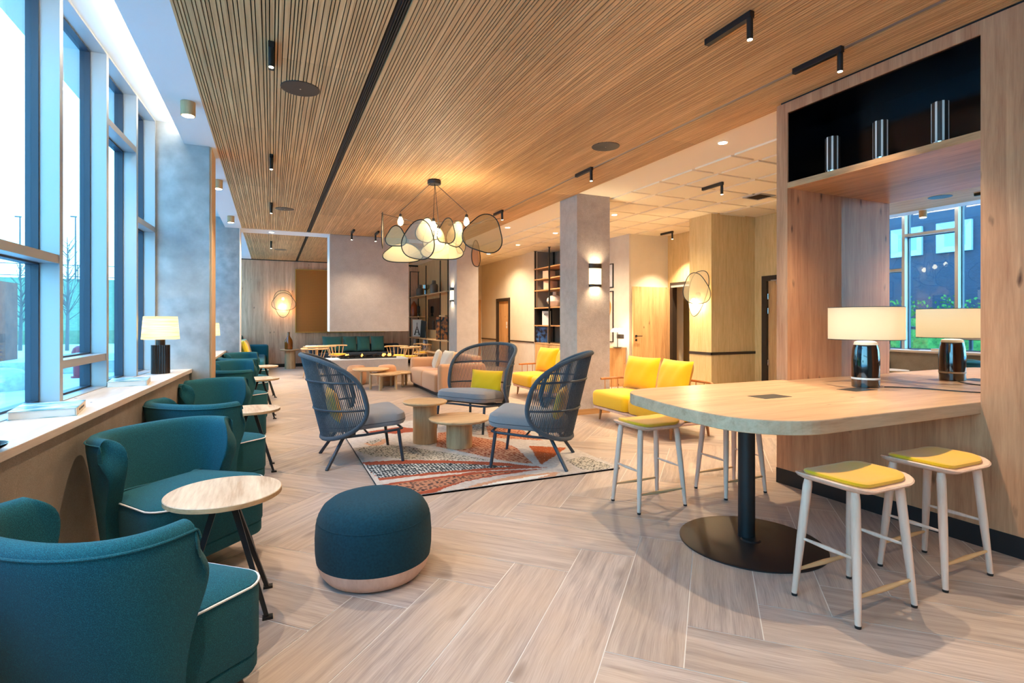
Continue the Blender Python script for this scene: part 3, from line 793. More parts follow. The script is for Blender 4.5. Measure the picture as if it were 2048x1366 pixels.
# ------------------------------------------------------------------ armchairs
def make_armchair():
    r = thing('armchair', 'teal tub armchair nearest the camera, seen from behind', 'armchair', (0,0,0), 0, None)
    # seat body
    out = []
    for (x, y) in rrect(.70,.60,.10,6,0,-.01):
        k_ = 1-.04*max(0,y)/.3 - .22*max(0,min(1,(-.02-y)/.10))
        out.append((x*k_, max(y,-.205)))
    m = MB(); m.loft(out, [(.20,.004),(.21,0),(.40,0),(.435,.004)], crown=None); m.v = [(x,max(y,-(.13+.10*(z-.2)/.235)),z) for x, y, z in m.v]; m.build('seat_base', M_teal, r)
    m = MB(); m.loft(out, [(.434,.004),(.444,.005),(.458,.03)], crown=.04); m.build('seat', M_teal, r)
    m = MB(); m.loft([(x*.985,y*.985) for x, y in out], [(.13,.006),(.14,0),(.19,0),(.196,.006)]); m.v = [(x,max(y,-.13),z) for x, y, z in m.v]; m.build('plinth', M_teal, r)
    m = MB(); m.tube([(x,y,.438) for x, y in out], .0045, 6, closed=True); m.build('piping', M_piping, r)
    # shell
    NS, NZ = 16, 7
    def shell(s, q, off=0):
        z = .13 + (.775-.13)*q
        h = max(0, (z-.3)/.475)
        ye = -.075 + .085*math.exp(-((z-.60)/.12)**2)     # where the arm ends
        hw = .295 + .055*q
        yb = -.19 - .155*q
        u = abs(s); sg = 1 if s >= 0 else -1
        # superellipse quarter: u 0 (back centre) .. .62 (side) then straight arm
        if u < .66:
            a = (u/.66)*PI/2; e = .78
            x = hw*abs(math.sin(a))**e; y = yb + (-.09-yb)*(1-abs(math.cos(a))**e)
        else:
            f = (u-.66)/.34; x = hw - .0*f; y = -.09 + (ye+.09)*f
        zt = z
        if q > .8: zt = z - .05*max(0,(u-.86)/.14)**2*((q-.8)/.2)
        return (sg*x, y, zt)
    m = MB(); m.grid(lambda i, j: shell(i*2-1, j), NS*2, NZ)
    o = m.build('backrest', M_teal, r)
    md = o.modifiers.new('solid', 'SOLIDIFY'); md.thickness = .078; md.offset = 0
    md.use_even_offset = True
    subsurf(o, 2)
    # seam along the outer rim
    loop = []
    for k in range(0, 61):
        s = -1+2*k/60; x, y, z = shell(s*.985, .955)
        n = Vector((x, y+.05, 0)).normalized(); loop.append((x+n.x*.037, y+n.y*.037, z-.004))
    x, y, z = loop[0]; 
    m = MB(); m.tube(loop, .004, 6); m.build('seam', M_teal, r)
    for sx in (-1,1):
        for y, yy in ((.20,.235),(-.10,-.16)):
            m = MB(); m.tube([(sx*.25,y,.135),(sx*.275,yy,.0)],[.02,.011],12); m.build('leg', plain('dark_walnut', rgb(40,28,22), .4) if 'dark_walnut' not in bpy.data.materials else bpy.data.materials['dark_walnut'], r)
    return r
ch = make_armchair()
A1 = -math.radians(41); B1 = -math.radians(135)
ch.location = (-.445,2.13,0); ch.rotation_euler = (0,0,A1)
lab = [None, 'teal tub armchair facing the camera, beside the nearest side table',
 'teal tub armchair seen from behind, between the first two side tables', 'teal tub armchair facing the camera in front of the first concrete column',
 'teal tub armchair seen from behind, just past the first concrete column', 'teal tub armchair facing the camera at the third side table',
 'teal tub armchair seen from behind at the furthest side table', 'teal tub armchair facing the camera, furthest of the row, by the second concrete column']
tabs = [2.82, 5.40, 8.28, 10.55]
offs = [(-.445,-.69,A1),(-.45,.62,B1)]
k = 0
for i, ty in enumerate(tabs):
    for j, (x, dy, a) in enumerate(offs):
        if k > 0:
            yy = ty+dy
            dup(ch, (x, yy, 0), a, lab[k])
        k += 1
for o in [x for x in bpy.data.objects if x.name.startswith('armchair')]: o['group'] = 'teal armchairs along the windows'

# side tables
def make_side():
    r = thing('side_table', 'round side table with striped wood top and black legs, nearest the camera', 'side table', (-.2,2.83,0), 0, 'side tables between the teal armchairs')
    m = MB(); m.loft(circ(.248,56), [(.540,.005),(.543,0),(.562,0),(.565,.003)], smooth=False); o = m.build('tabletop', [M_elm, M_oak_top], r)
    for p in o.data.polygons:
        if abs(p.normal.z) < .7: p.material_index = 1
    for sx in (-1,1):
        for sy in (-1,1):
            m = MB(); m.tube([(.03*sx,.02*sy,.53),(.18*sx,.15*sy,.012)], [.019,.013], 4, smooth=False); lg = m.build('leg', M_black, r)
            m = MB(); m.box(-.022,.022,-.016,.016,0,.012, M=Matrix.Translation((.185*sx,.155*sy,0))); m.build('foot_plate', M_black, lg)
    m = MB(); m.lathe([(.07,.53),(.07,.54)], 20); m.build('mounting_plate', M_black, r)
    return r
sd = make_side()
dup(sd, (-.17,tabs[1],0), 0.05, 'round side table with black legs, second from the camera')
dup(sd, (-.14,tabs[2],0), 0, 'round side table with black legs, third from the camera')
dup(sd, (-.13,tabs[3],0), 0.1, 'round side table with black legs, furthest down the window row')

# teal pouf
t = thing('pouf', 'large round dark teal pouf with pale wooden base on the bare floor', 'pouf', (.535,2.70,0))
t.location = onZ(749,1142,0)+Vector((0,0,0))
prof = [(.235,.0),(.255,.01),(.285,.05),(.300,.098)]
m = MB(); m.lathe([(.22,0)]+prof, 64); m.build('base', M_ash, t)
m = MB(); m.lathe([(.300,.098),(.306,.15),(.307,.22),(.302,.29),(.290,.335),(.268,.372),(.235,.397),(.19,.412),(.12,.422),(.05,.425),(.001,.426)], 64); m.build('cushion', M_tealfelt, t)
m = MB(); m.tube([(.2965*math.cos(2*PI*k/60),.2965*math.sin(2*PI*k/60),.312) for k in range(60)], .0018, 5, closed=True); m.build('seam', M_tealfelt, t)

# ------------------------------------------------------------------ rug
def rug():
    X0, X1, Y0, Y1 = .79, 2.93, 4.04, 7.1
    nx, ny = 150, 210
    def cells(name, base, dot, scale, jit=1.0, stretch=(1,1,1), r0=.25, r1=.33):
        t_ = NT(name); v = mapped(t_, tuple(scale*a for a in stretch))
        vo = t_.node('ShaderNodeTexVoronoi', i_Scale=1.0, i_Randomness=jit); t_.link(v, vo.inputs['Vector'])
        f = t_.ramp(vo.outputs['Distance'], [(r0, (1,1,1)), (r1, (0,0,0))])
        c = t_.mix(f, base, dot); t_.link(c, t_.b.inputs['Base Color']); t_.b.inputs['Roughness'].default_value = 1
        t_.b.inputs['Specular IOR Level'].default_value = .1
        n = t_.node('ShaderNodeTexNoise', i_Scale=220.0, i_Detail=2.0); tc = t_.node('ShaderNodeTexCoord'); t_.link(tc.outputs['Object'], n.inputs['Vector'])
        t_.bump(n.outputs[0], .6, .006); return t_.m
    mats = [mottled('rug_grey', rgb(176,164,154), rgb(206,196,188), 30, 1, .4), mottled('rug_rust', rgb(140,62,38), rgb(166,82,54), 60, 1, .4),
            cells('rug_white_dots', rgb(52,60,66), rgb(226,228,224), 34, .35, (1,2.1,1), .46, .54),
            cells('rug_black_dots', rgb(176,124,98), rgb(44,42,48), 24, .6, (1,1.5,1), .33, .4),
            cells('rug_black_white', rgb(190,180,164), rgb(46,44,44), 36, .8, (1,1.5,1), .34, .42),
            cells('rug_rust_dots', rgb(198,142,112), rgb(140,62,34), 26, .6, (1,1.3,1), .34, .42),
            mottled('rug_tan', rgb(186,136,104), rgb(206,160,130), 60, 1, .4), mottled('rug_white', rgb(222,220,214), rgb(240,238,232), 120, 1, .9),
            cells('rug_orange_dots', rgb(170,86,48), rgb(232,196,164), 36, .5, (1,2,1), .22, .3)]
    def px(pp): return [tuple(onZ(690+a*.26855, 840+b*.26855, .02)[:2]) for a, b in pp]
    R = [(5, px([(690,95),(760,85),(1000,130),(1180,160),(1280,210),(1400,325),(1250,310),(1130,290),(900,240),(680,195)])),
         (4, px([(60,215),(200,190),(420,190),(640,225),(860,255),(1090,300),(840,300),(480,290),(200,268)])),
         (1, px([(130,312),(420,296),(760,300),(1100,310),(1510,352),(1100,372),(700,400),(250,448)])),
         (2, px([(150,335),(420,325),(760,318),(1280,345),(1000,360),(640,390),(240,432)])),
         (1, px([(270,478),(600,430),(1000,382),(1480,362),(1150,410),(900,455),(760,500),(560,585),(330,572)])),
         (3, px([(280,490),(640,440),(1000,398),(1280,378),(1060,415),(860,460),(700,500),(480,552),(310,520)])),
         (6, px([(840,520),(1000,470),(1250,415),(1600,385),(1560,420),(1400,452),(1000,525),(840,545)])),
         (7, px([(945,505),(1150,455),(1380,420),(1520,402),(1420,440),(1200,490),(960,525)])),
         (8, px([(1370,190),(1650,205),(1560,270),(1460,330)])),
         (4, px([(1640,300),(1780,270),(1990,340),(1900,385),(1760,365)])),
         (6, px([(140,175),(330,130),(330,155),(270,185),(190,192)])),
         (4, px([(150,165),(270,132),(270,155),(200,182)])),
         (1, [(1.0,6.6),(1.35,6.35),(1.75,6.4),(1.5,6.75)]), (4, [(1.95,6.0),(2.5,6.1),(2.6,6.9),(2.1,6.6)]),
         (5, [(2.3,5.7),(2.8,5.3),(2.85,6.6),(2.5,6.3)])]
    def inside(x, y, P):
        c = False; n = len(P)
        for i in range(n):
            x1, y1 = P[i]; x2, y2 = P[i-1]
            if (y1 > y) != (y2 > y) and x < (x2-x1)*(y-y1)/(y2-y1)+x1: c = not c
        return c
    vs = []; fs = []; mi = []
    for j in range(ny+1):
        for i in range(nx+1):
            x = X0+(X1-X0)*i/nx; y = Y0+(Y1-Y0)*j/ny
            vs.append((x, y, .018+.003*mnoise.noise(Vector((x*30,y*30,0)))))
    for j in range(ny):
        for i in range(nx):
            x = X0+(X1-X0)*(i+.5)/nx; y = Y0+(Y1-Y0)*(j+.5)/ny
            x2 = x+.01*mnoise.noise(Vector((x*9,y*9,3))); y2 = y+.01*mnoise.noise(Vector((x*9,y*9,7)))
            k = 0
            for mid, P in R:
                if inside(x2, y2, P): k = mid
            fs.append((j*(nx+1)+i, j*(nx+1)+i+1, (j+1)*(nx+1)+i+1, (j+1)*(nx+1)+i)); mi.append(k)
    m = MB(); m.v = vs; m.f = fs; m.mi = mi; m.sm = [True]*len(fs)
    # edge skirt
    m.box(X0, X1, Y0, Y1, .0, .013, 0)
    for a, b in (((X0,Y0),(X1,Y0)),((X1,Y0),(X1,Y1)),((X1,Y1),(X0,Y1)),((X0,Y1),(X0,Y0))):
        m.add([(a[0],a[1],0),(b[0],b[1],0),(b[0],b[1],.018),(a[0],a[1],.018)], [(0,1,2,3)], 0)
    tag(m.build('rug', mats), 'large patterned rug in grey, rust and white under the rope lounge chairs', 'rug')
rug()
RZ = .02   # top of the rug

# ------------------------------------------------------------------ rope lounge chairs
def make_rope_chair():
    r = thing('rope_lounge_chair', 'dark rope lounge chair on the left of the rug, seen from its side', 'lounge chair', (0,0,0), 0, None)
    Z0, Z1 = .245, 1.045
    def yb(t): return -.37 - .19*t
    def th(t, p=2.5): return math.radians(93)*max(0, 1-abs(2*t-1)**p)**(1/p)
    def S(theta, t):
        A = .43 + .03*t; B = .42
        return Vector((A*math.sin(theta), yb(t)+B*(1-math.cos(theta)), Z0+(Z1-Z0)*t - .03*(1-math.cos(theta))*(t-.5)*2))
    # rim: parametrise by angle
    rim = []
    N = 72
    for k in range(N):
        a = 2*PI*k/N
        e = 2/2.5
        ct, sn = math.cos(a), math.sin(a)
        t_ = .5+.5*(abs(sn)**e)*(1 if sn >= 0 else -1)
        q = math.radians(93)*(abs(ct)**e)*(1 if ct >= 0 else -1)
        rim.append(S(q, t_))
    m = MB(); m.tube(rim, .0215, 12, closed=True); m.build('rim', M_rope, r)
    ropes = MB()
    n = 74
    for k in range(n):
        q = math.radians(91)*(-1+2*(k+.5)/n)
        # solve t range where |q|<th(t)
        u = abs(q)/math.radians(93); w = max(0, 1-u**2.5)**(1/2.5)
        ta, tb = .5-.5*w, .5+.5*w
        ropes.tube([S(q, ta+(tb-ta)*i/8) for i in range(9)], .0048, 5, caps=False)
    ropes.build('rope_weave', M_rope, r)
    for tt in (.36,.70):
        u = th(tt); m = MB(); m.tube([S(-u+2*u*i/28, tt)+Vector((0,-.006,0)) for i in range(29)], .010, 8); m.build('crossbar', M_ropedark, r)
    # seat frame
    m = MB()
    fr = [(-.22,-.30,.265),(-.33,-.20,.285),(-.36,.0,.30),(-.365,.28,.325),(-.33,.34,.33),(.33,.34,.33),(.365,.28,.325),(.36,.0,.30),(.33,-.20,.285),(.22,-.30,.265)]
    m.tube(fr, .012, 10, closed=True); m.tube([(-.36,.02,.30),(.36,.02,.30)], .010, 8); m.tube([(-.345,-.15,.29),(.345,-.15,.29)], .010, 8); m.build('seat_frame', M_ropedark, r)
    out = []
    for (x, y) in rrect(.74,.72,.13,9,0,.03): out.append((x*(1-.42*(max(0,-y+.02)/.35)**1.6), y))
    m = MB(); m.loft(out, [(.318,.05),(.325,.015),(.35,0),(.38,0),(.425,.012),(.452,.05)], crown=.028)
    m.v = [(x,y,z+.055*(y+.3)/.6-.01) for x, y, z in m.v]; m.build('seat_cushion', M_greycush, r)
    m = MB(); m.tube([(x,y,.366+.055*(y+.3)/.6-.01) for x, y in out], .003, 5, closed=True); m.build('cushion_piping', M_ropedark, r)
    for sx in (-1,1):
        m = MB(); m.tube([(sx*.355,.30,.335),(sx*.362,.345,0)], [.0165,.0145], 12); m.build('leg', M_ropedark, r)
        m = MB(); m.tube([(sx*.20,-.08,.292),(sx*.21,-.15,.288),(sx*.235,-.20,.255),(sx*.355,-.355,0)], .0165, 12); m.build('leg', M_ropedark, r)
    return r
rc = make_rope_chair()
rc.location = (.815,5.45,0); rc.rotation_euler = (0,0,-PI/2)
rc_r = dup(rc, (2.33,4.61,RZ*.9), math.atan2(.397,-.552)-PI/2, 'dark rope lounge chair on the right of the rug, its back towards the table')
rc_b = dup(rc, (2.38,6.36,RZ*.9), math.atan2(-.545,-.84)-PI/2, 'dark rope lounge chair at the back of the rug, open side facing the camera')

def pillow_mb(w, h, T, n=18, pinch=.05):
    m = MB()
    def f(sgn):
        def g(i, j):
            u = i*2-1; v = j*2-1
            th = T/2*(max(0,1-abs(u)**3.2)*max(0,1-abs(v)**3.2))**.55
            x = w/2*u*(1-pinch*(1-v*v)*(abs(u)**3)); y = h/2*v*(1-pinch*(1-u*u)*(abs(v)**3))
            th *= 1+.12*math.sin(9*u+4*v)*abs(u)
            return (x, sgn*th, y)
        return g
    m.grid(f(1), n, n); m.grid(lambda i, j: f(-1)(1-i, j), n, n)
    return m
def pillow(name, mat, label, loc, rz, tilt, w=.45, h=.45, T=.14, cat='cushion', group=None):
    o = pillow_mb(w, h, T).build(name, mat)
    o.location = loc; o.rotation_euler = (tilt, 0, rz)
    return tag(o, label, cat, group)
def place_pillow(chair, label):
    M = Matrix.Translation(chair.location) @ Matrix.Rotation(chair.rotation_euler.z, 4, 'Z')
    p = M @ Vector((0.02,-.26,.55))
    return pillow('lumbar_cushion', M_yellow, label, p, chair.rotation_euler.z, .22, .50, .31, .11, group='yellow cushions in the rope chairs')
place_pillow(rc, 'yellow cushion half hidden in the left rope chair')
place_pillow(rc_r, 'yellow cushion seen through the ropes of the right chair')
place_pillow(rc_b, 'yellow cushion in the rope chair at the back of the rug')

# cylinder tables
def cyl_table(loc, R, H, rc_, label, nm='pedestal_table'):
    t = thing(nm, label, 'side table', loc, 0, None)
    m = MB(); m.loft(circ(R,64), [(H-.034,.03),(H-.028,.012),(H-.016,.001),(H-.008,0),(H-.001,.006),(H,.01)], smooth=True); m.build('tabletop', M_oak_top, t)
    m = MB(); m.lathe([(rc_,0),(rc_,H-.034)], 48); m.build('pedestal', M_oak_small, t)
    return t
p = onZ(850,884,RZ); cyl_table((p.x,p.y,RZ), .245, .46, .132, 'taller round oak pedestal table on the rug')
p = onZ(918.5,893,RZ); cyl_table((p.x,p.y,RZ), .325, .315, .138, 'lower round oak pedestal table on the rug, with wider top')
ct = cyl_table((.50,16.65,0), .27, .56, .145, 'round oak pedestal table with an amber bottle by the back wall')

# amber bottle
m = MB(); m.lathe([(.04,0),(.10,.004),(.11,.03),(.112,.2),(.10,.27),(.05,.36),(.03,.40),(.028,.48),(.033,.485),(.033,.50),(.02,.50)], 28, (0,0,0))
o = m.build('amber_bottle', M_amberglass); o.location = (.46,16.6,.56); tag(o, 'tall amber glass bottle on the pedestal table at the back', 'bottle')

# ------------------------------------------------------------------ yellow sofas
def make_bench():
    r = thing('yellow_bench_sofa', 'wooden spindle sofa with yellow cushions, beside the communal table', 'sofa', (0,0,0), 0, None)
    W = 1.62
    # faces -x ; length along y
    m = MB(); m.loft([(x,y) for x, y in rrect(.74,W,.09,5)], [(.160,.02),(.168,.004),(.188,0),(.196,.006)]); m.build('seat_rail', M_ash, r)
    for y in (-W/2+.1, W/2-.1):
        for x in (-.27,.27):
            m = MB(); m.tube([(x,y,.165),(x*1.06,y*1.02,0)], [.022,.012], 12); m.build('leg', M_arm, r)
    # bent arm and back rail
    pth = []
    for k in range(13):
        a = PI/2*k/12
        pth.append((.22+.16*math.sin(a), -W/2+.02+.16*(1-math.cos(a)), .56+.06*math.sin(a)))
    path = [(-.22,-W/2+.02,.555)] + pth + [(.38, y, .62) for y in (-.4,0,.4)] + [(x,-y,z) for x, y, z in reversed(pth)] + [(-.22,W/2-.02,.555)]
    m = MB(); m.tube(path, .017, 8); m.v = [(x,y,.56+(z-.56)*1.0) for x, y, z in m.v]; m.build('arm_rail', M_arm, r)
    sp = [(-.16+.11*i, s*(W/2-.03), .56) for s in (-1,1) for i in range(4)] + [(.38, -W/2+.25+.14*i, .615) for i in range(9)]
    for x, y, z in sp:
        m = MB(); m.tube([(min(x,.35), y*.985 if x < .3 else y, .19), (x, y, z)], [.007,.006], 6); m.build('spindle', M_arm, r)
    for s in (-1,1):
        m = MB(); m.loft(rrect(.76,W/2-.005,.10,6,-.01,s*W/4), [(.198,.04),(.212,.008),(.24,0),(.36,0),(.39,.012),(.41,.045)], crown=.03); m.build('seat_cushion', M_yellow, r)
    return r
bn = make_bench(); bn.location = (4.46,5.50,0)
b2 = dup(bn, (4.50,8.30,0), 0, 'wooden spindle sofa with yellow cushions, beyond the clad column')
for i, (bx, by, who) in enumerate(((4.46,5.50,'near'), (4.50,8.30,'far'))):
    for s, q in ((1,'far'),(-1,'near')):
        txt = {('near','far'): 'plump yellow cushion at the left end of the sofa beside the communal table', ('near','near'): 'plump yellow cushion on the table sofa, the one nearer the door',
               ('far','far'): 'plump yellow cushion at the left end of the sofa beyond the column', ('far','near'): 'plump yellow cushion half hidden behind the clad column'}[(who,q)]
        pillow('back_cushion', M_yellow, txt, (bx+.17, by+s*.29+(.1 if s > 0 else .02), .655), PI/2+s*.10, .24, .62, .46, .2, group='yellow back cushions')

# ------------------------------------------------------------------ tan sofa, poufs, nest of tables
t = thing('tan_sofa', 'tan upholstered sofa with thick arms facing the nest of tables', 'sofa', (3.13,10.15,0))
def rbox(m, x0, x1, y0, y1, z0, z1, r=.05):
    return m.loft(rrect(x1-x0, y1-y0, r, 5, (x0+x1)/2, (y0+y1)/2), [(z0,.02),(z0+.015,.004),(z0+.04,0),(z1-.06,0),(z1-.025,.012),(z1-.006,.035),(z1,.055)], crown=.004)
L = 1.12
m = MB(); rbox(m,-.46,.44,-L+.2,0-.004,.09,.41); m.build('seat_cushion', M_tan, t)
m = MB(); rbox(m,-.46,.44,.004,L-.2,.09,.41); m.build('seat_cushion', M_tan, t)
for s in (-1,1):
    m = MB(); rbox(m,-.42,.46,s*(L-.2) if s > 0 else -L,L if s > 0 else -(L-.2),.09,.60,.06); m.build('arm', M_tan, t)
m = MB(); rbox(m,.22,.47,-L+.2,L-.2,.3,.72,.06); m.build('backrest', M_tan, t)
m = MB(); m.box(-.36,.4,-L+.08,L-.08,.0,.09); m.build('base', M_black, t)
pillow('patterned_cushion', M_cream_cloth, 'cream patterned cushion at the far end of the tan sofa', (3.16,10.75,.58), PI/2-.25, .3, .46, .42, .15)
pillow('patterned_cushion', M_cream_cloth, 'cream patterned cushion in the middle of the tan sofa', (3.2,10.2,.58), PI/2+.1, .3, .46, .42, .15)

def tan_pouf(loc, R, H, label):
    t = thing('tan_pouf', label, 'pouf', loc, 0, 'tan poufs by the fireplace')
    m = MB(); m.lathe([(R*.8,0),(R*.93,.03),(R,.10)], 36); m.build('base', M_tan, t)
    m = MB(); m.lathe([(R,.105),(R*1.02,.2),(R*1.0,H-.12),(R*.93,H-.05),(R*.75,H-.012),(R*.4,H),(.001,H+.002)], 36); m.build('cushion', M_tan, t)
    m = MB(); m.tube([(R*1.0*math.cos(2*PI*k/36),R*1.0*math.sin(2*PI*k/36),H-.11) for k in range(36)],.003,5,closed=True); m.build('seam', M_tan, t)
tan_pouf(tuple(onZ(773.5,770,0)), .205, .44, 'tan upholstered pouf in front of the fireplace, right one')
tan_pouf(tuple(onZ(713,769,0)), .205, .42, 'tan upholstered pouf in front of the fireplace, left one')

def nest(px, py, R, H, label, rot):
    p = onZ(px, py, 0)
    t = thing('coffee_table', label, 'coffee table', p, rot, None)
    m = MB(); m.loft(circ(R,48), [(H-.035,.035),(H-.02,.004),(H-.008,0),(H,.006)], smooth=True); m.build('tabletop', M_oak_top, t)
    for k in range(3):
        a = 2*PI*k/3; x, y = R*.62*math.cos(a), R*.62*math.sin(a)
        m = MB(); m.tube([(x,y,H-.03),(x,y,0)], .027, 14); m.build('leg', M_oak_small, t)
nest(742,776,.37,.40,'taller round oak coffee table in front of the tan sofa',2.4)
nest(772,779,.31,.33,'middle round oak coffee table of the nest, nearest the camera',3.9)
nest(800,772,.30,.30,'low round oak coffee table of the nest, closest to the tan sofa',.6)

# ------------------------------------------------------------------ back area seating
t = thing('navy_sofa', 'low navy sofa with green cushions against the back wall', 'sofa', (2.35,16.55,0))
m = MB(); rbox(m,-1.35,1.35,-.4,.42,.1,.44,.08); m.build('seat_cushion', M_navy, t)
m = MB(); rbox(m,-1.35,1.35,.2,.46,.3,.68,.06); m.build('backrest', M_navy, t)
for s in (-1,1):
    m = MB(); rbox(m,s*1.22-.13,s*1.22+.13,-.4,.4,.1,.62,.06); m.build('arm', M_navy, t)
m = MB(); m.box(-1.2,1.2,-.3,.3,0,.1); m.build('base', M_black, t)
for px, w, txt in ((664,.58,'leftmost'),(698,.40,'second from left'),(725,.40,'third from left'),(753,.40,'rightmost')):
    p = onY(px, 690, 16.62)
    pillow('green_cushion', M_green, 'dark green square cushion, %s on the navy sofa' % txt, (p.x, 16.45, .70), .04, -.22, w, .47, .26, group='green cushions on the navy sofa')
t = thing('teal_sofa', 'pale teal curved sofa along the windows in the far left corner', 'sofa', (-.55,15.6,0))
m = MB(); rbox(m,-.4,.4,-1.6,1.45,.12,.42,.1); m.build('seat_cushion', M_teal, t)
m = MB(); rbox(m,-.42,-.18,-1.6,1.5,.3,.98,.1); m.build('backrest', M_teal, t)
m = MB(); rbox(m,-.3,.48,1.3,1.5,.12,.70,.08); m.build('arm', M_teal, t)
m = MB(); m.box(-.3,.3,-1.4,1.4,0,.12); m.build('base', M_black, t)
for i, (px, py, mt, nm) in enumerate(((485,703,M_yellow,'yellow cushion nearest the column on the far teal sofa'),(491,697,M_cream_cloth,'cream patterned cushion between two yellow ones on the far teal sofa'),(497,696,M_yellow,'yellow cushion in the middle of the far teal sofa'),(503,693,M_cream_cloth,'cream patterned cushion at the back wall end of the far teal sofa'))):
    pillow('sofa_cushion', mt, nm, (-.62,14.5+.42*i,.68), -PI/2+.35, .3, .5, .48, .16)

# spindle chairs with yellow pads
def make_dining():
    r = thing('spindle_chair', 'pale wooden spindle-back chair with round arm ring, left of the fireplace', 'chair', (0,0,0), 0, 'spindle chairs near the fireplace')
    m = MB(); m.loft(circ(.25,28), [(.42,.01),(.43,0),(.45,0),(.455,.004)]); m.build('seat', M_ash_warm, r)
    m = MB(); m.loft(circ(.22,28), [(.456,.006),(.47,0),(.485,.02)], crown=.006); m.build('seat_pad', M_yseat, r)
    for k in range(4):
        a = PI/4+PI/2*k; m = MB(); m.tube([(.17*math.cos(a),.17*math.sin(a),.43),(.27*math.cos(a),.27*math.sin(a),0)],[.016,.010],8); m.build('leg', M_ash_warm, r)
    arc = [(.30*math.cos(a),.30*math.sin(a),.70) for a in [PI*(-.12)+PI*1.24*k/20+PI for k in range(21)]]
    m = MB(); m.tube(arc, .022, 8); m.v = [(x,y,.70+(z-.70)*.9) for x, y, z in m.v]; m.build('back_rail', M_ash_warm, r)
    for k in range(9):
        a = PI+PI*k/8
        m = MB(); m.tube([(.22*math.cos(a),.22*math.sin(a),.45),(.30*math.cos(a),.30*math.sin(a),.69)], .008, 6); m.build('spindle', M_ash_warm, r)
    return r
dc = make_dining(); p = onZ(625,755,0); dc.location = (p.x+.05,p.y+.05,0); dc.rotation_euler = (0,0,-.6)
dup(dc, (p.x+.75,p.y+1.45,0), -2.2, 'pale wooden spindle-back chair behind the left fireplace end')
for i, (px, y, rz, lb) in enumerate(((793,14.1,2.4,'spindle-back chair behind the fireplace, nearest the navy sofa'),(818,13.6,.9,'spindle-back chair right of the fireplace, nearest the tan sofa'),(843,15.2,1.8,'spindle-back chair in front of the far bookshelf'))):
    q = onY(px, 700, y); dup(dc, (q.x,y,0), rz, lb)
# round table with magazines at the left
t = thing('bistro_table', 'small round wooden table with magazines beside the spindle chairs', 'table', (p.x+.15,p.y+.75,0))
m = MB(); m.loft(circ(.33,36), [(.70,.01),(.71,0),(.725,0),(.728,.003)]); m.build('tabletop', M_ash_warm, t)
m = MB(); m.cyl((0,0,0),(0,0,.70),.035,n=16); m.build('post', M_ash_warm, t)
m = MB(); m.lathe([(.22,0),(.22,.012),(.04,.03)], 32); m.build('base', M_ash_warm, t)
for i, (dx, dy, a, c) in enumerate(((-.12,-.02,.2,M_paper),(.14,.04,-.3,M_cream_cloth))):
    m = MB(); m.box(-.13,.13,-.1,.1,0,.02); o = m.build('magazine', c); o.location = (p.x+.15+dx,p.y+.75+dy,.728); o.rotation_euler = (0,0,a)
    tag(o, ['white magazine at the left on the small round wooden table','cream magazine at the right on the small round wooden table'][i], 'magazine')

# ------------------------------------------------------------------ wall lights of layered mesh
def egg(a, b, tri=.14, n=48, ph=0):
    pts = []
    for k in range(n):
        f = 2*PI*k/n; r = 1 + tri*math.cos(3*(f+PI/2)+ph)
        pts.append((a*r*math.cos(f), b*r*math.sin(f)))
    return pts
def screen(name, parent, P, X, Z, a, b, mat, tri=.13, ph=0, rim=.0068, top=None):
    """oval netted screen: plane spanned by X,Z at P"""
    e = egg(a, b, tri, 48, ph); P = Vector(P); X = Vector(X).normalized(); Z = Vector(Z).normalized()
    pts = [P+X*x+Z*z for x, z in e]
    me = bpy.data.meshes.new(name); me.from_pydata([tuple(P)]+[tuple(p) for p in pts], [], [(0,1+k,1+(k+1) % 48) for k in range(48)])
    uv = me.uv_layers.new(name='UVMap'); e2 = [(0,0)]+e
    for lp in me.loops: uv.data[lp.index].uv = e2[lp.vertex_index]
    me.materials.append(mat); o = bpy.data.objects.new(name, me); COL.objects.link(o); o.parent = parent
    m = MB(); m.tube(pts, rim, 6, closed=True); m.build('rim', M_black, o)
    return o
# back wall
p = onY(566,606,17.2)
t = thing('mesh_wall_lamp', 'layered pale mesh wall lamp on the oak back wall', 'wall lamp', (p.x,17.28,p.z))
screen('screen', t, (0,-.10,.0), (1,0,0), (0,0,1), .25, .40, M_net_pale, .08, 0)
screen('screen', t, (.02,-.16,.02), (1,0,0), (0,0,1), .32, .26, M_net_grey, .095, PI)
m = MB(); m.lathe([(.05,0),(.05,.03),(.02,.05)], 16, M=Matrix.Rotation(PI/2,4,'X')); m.build('mount', M_black, t)
for dz in (.12,-.06):
    m = MB(); m.lathe([(.001,-.045),(.03,-.03),(.04,0),(.03,.03),(.001,.045)], 14, (0,-.07,dz)); m.build('bulb', M_bulb, t)
light('POINT','bulb_light',(0,-.12,-.1),22,(1,.74,.44),t,shadow_soft_size=.05)
# box column lamp
p = onX(1394,590,6.80)
t = thing('mesh_wall_lamp', 'layered mesh wall lamp with black rims on the veneered box column', 'wall lamp', (6.84,p.y,p.z))
q0 = Vector(t.location); q1 = at(1400,584,9.22)-q0; q2 = at(1390,579,9.05)-q0
screen('screen', t, (-.09,q1.y,q1.z), (.12,-1,0), (.0,-.22,1), .20, .40, M_net_grey, .08, 0)
screen('screen', t, (-.22,q2.y,q2.z), (.55,-.83,0), (0,.16,1), .22, .27, M_net_pale, .095, PI)
m = MB(); m.lathe([(.05,0),(.05,.03),(.02,.06)], 16, M=Matrix.Rotation(-PI/2,4,'Y')); m.build('mount', M_black, t)
m = MB(); m.lathe([(.001,-.045),(.03,-.03),(.04,0),(.03,.03),(.001,.045)], 14, (-.10,.02,-.1)); m.build('bulb', M_bulb, t)
light('POINT','bulb_light',(-.13,.0,-.16),26,(1,.72,.4),t,shadow_soft_size=.05)

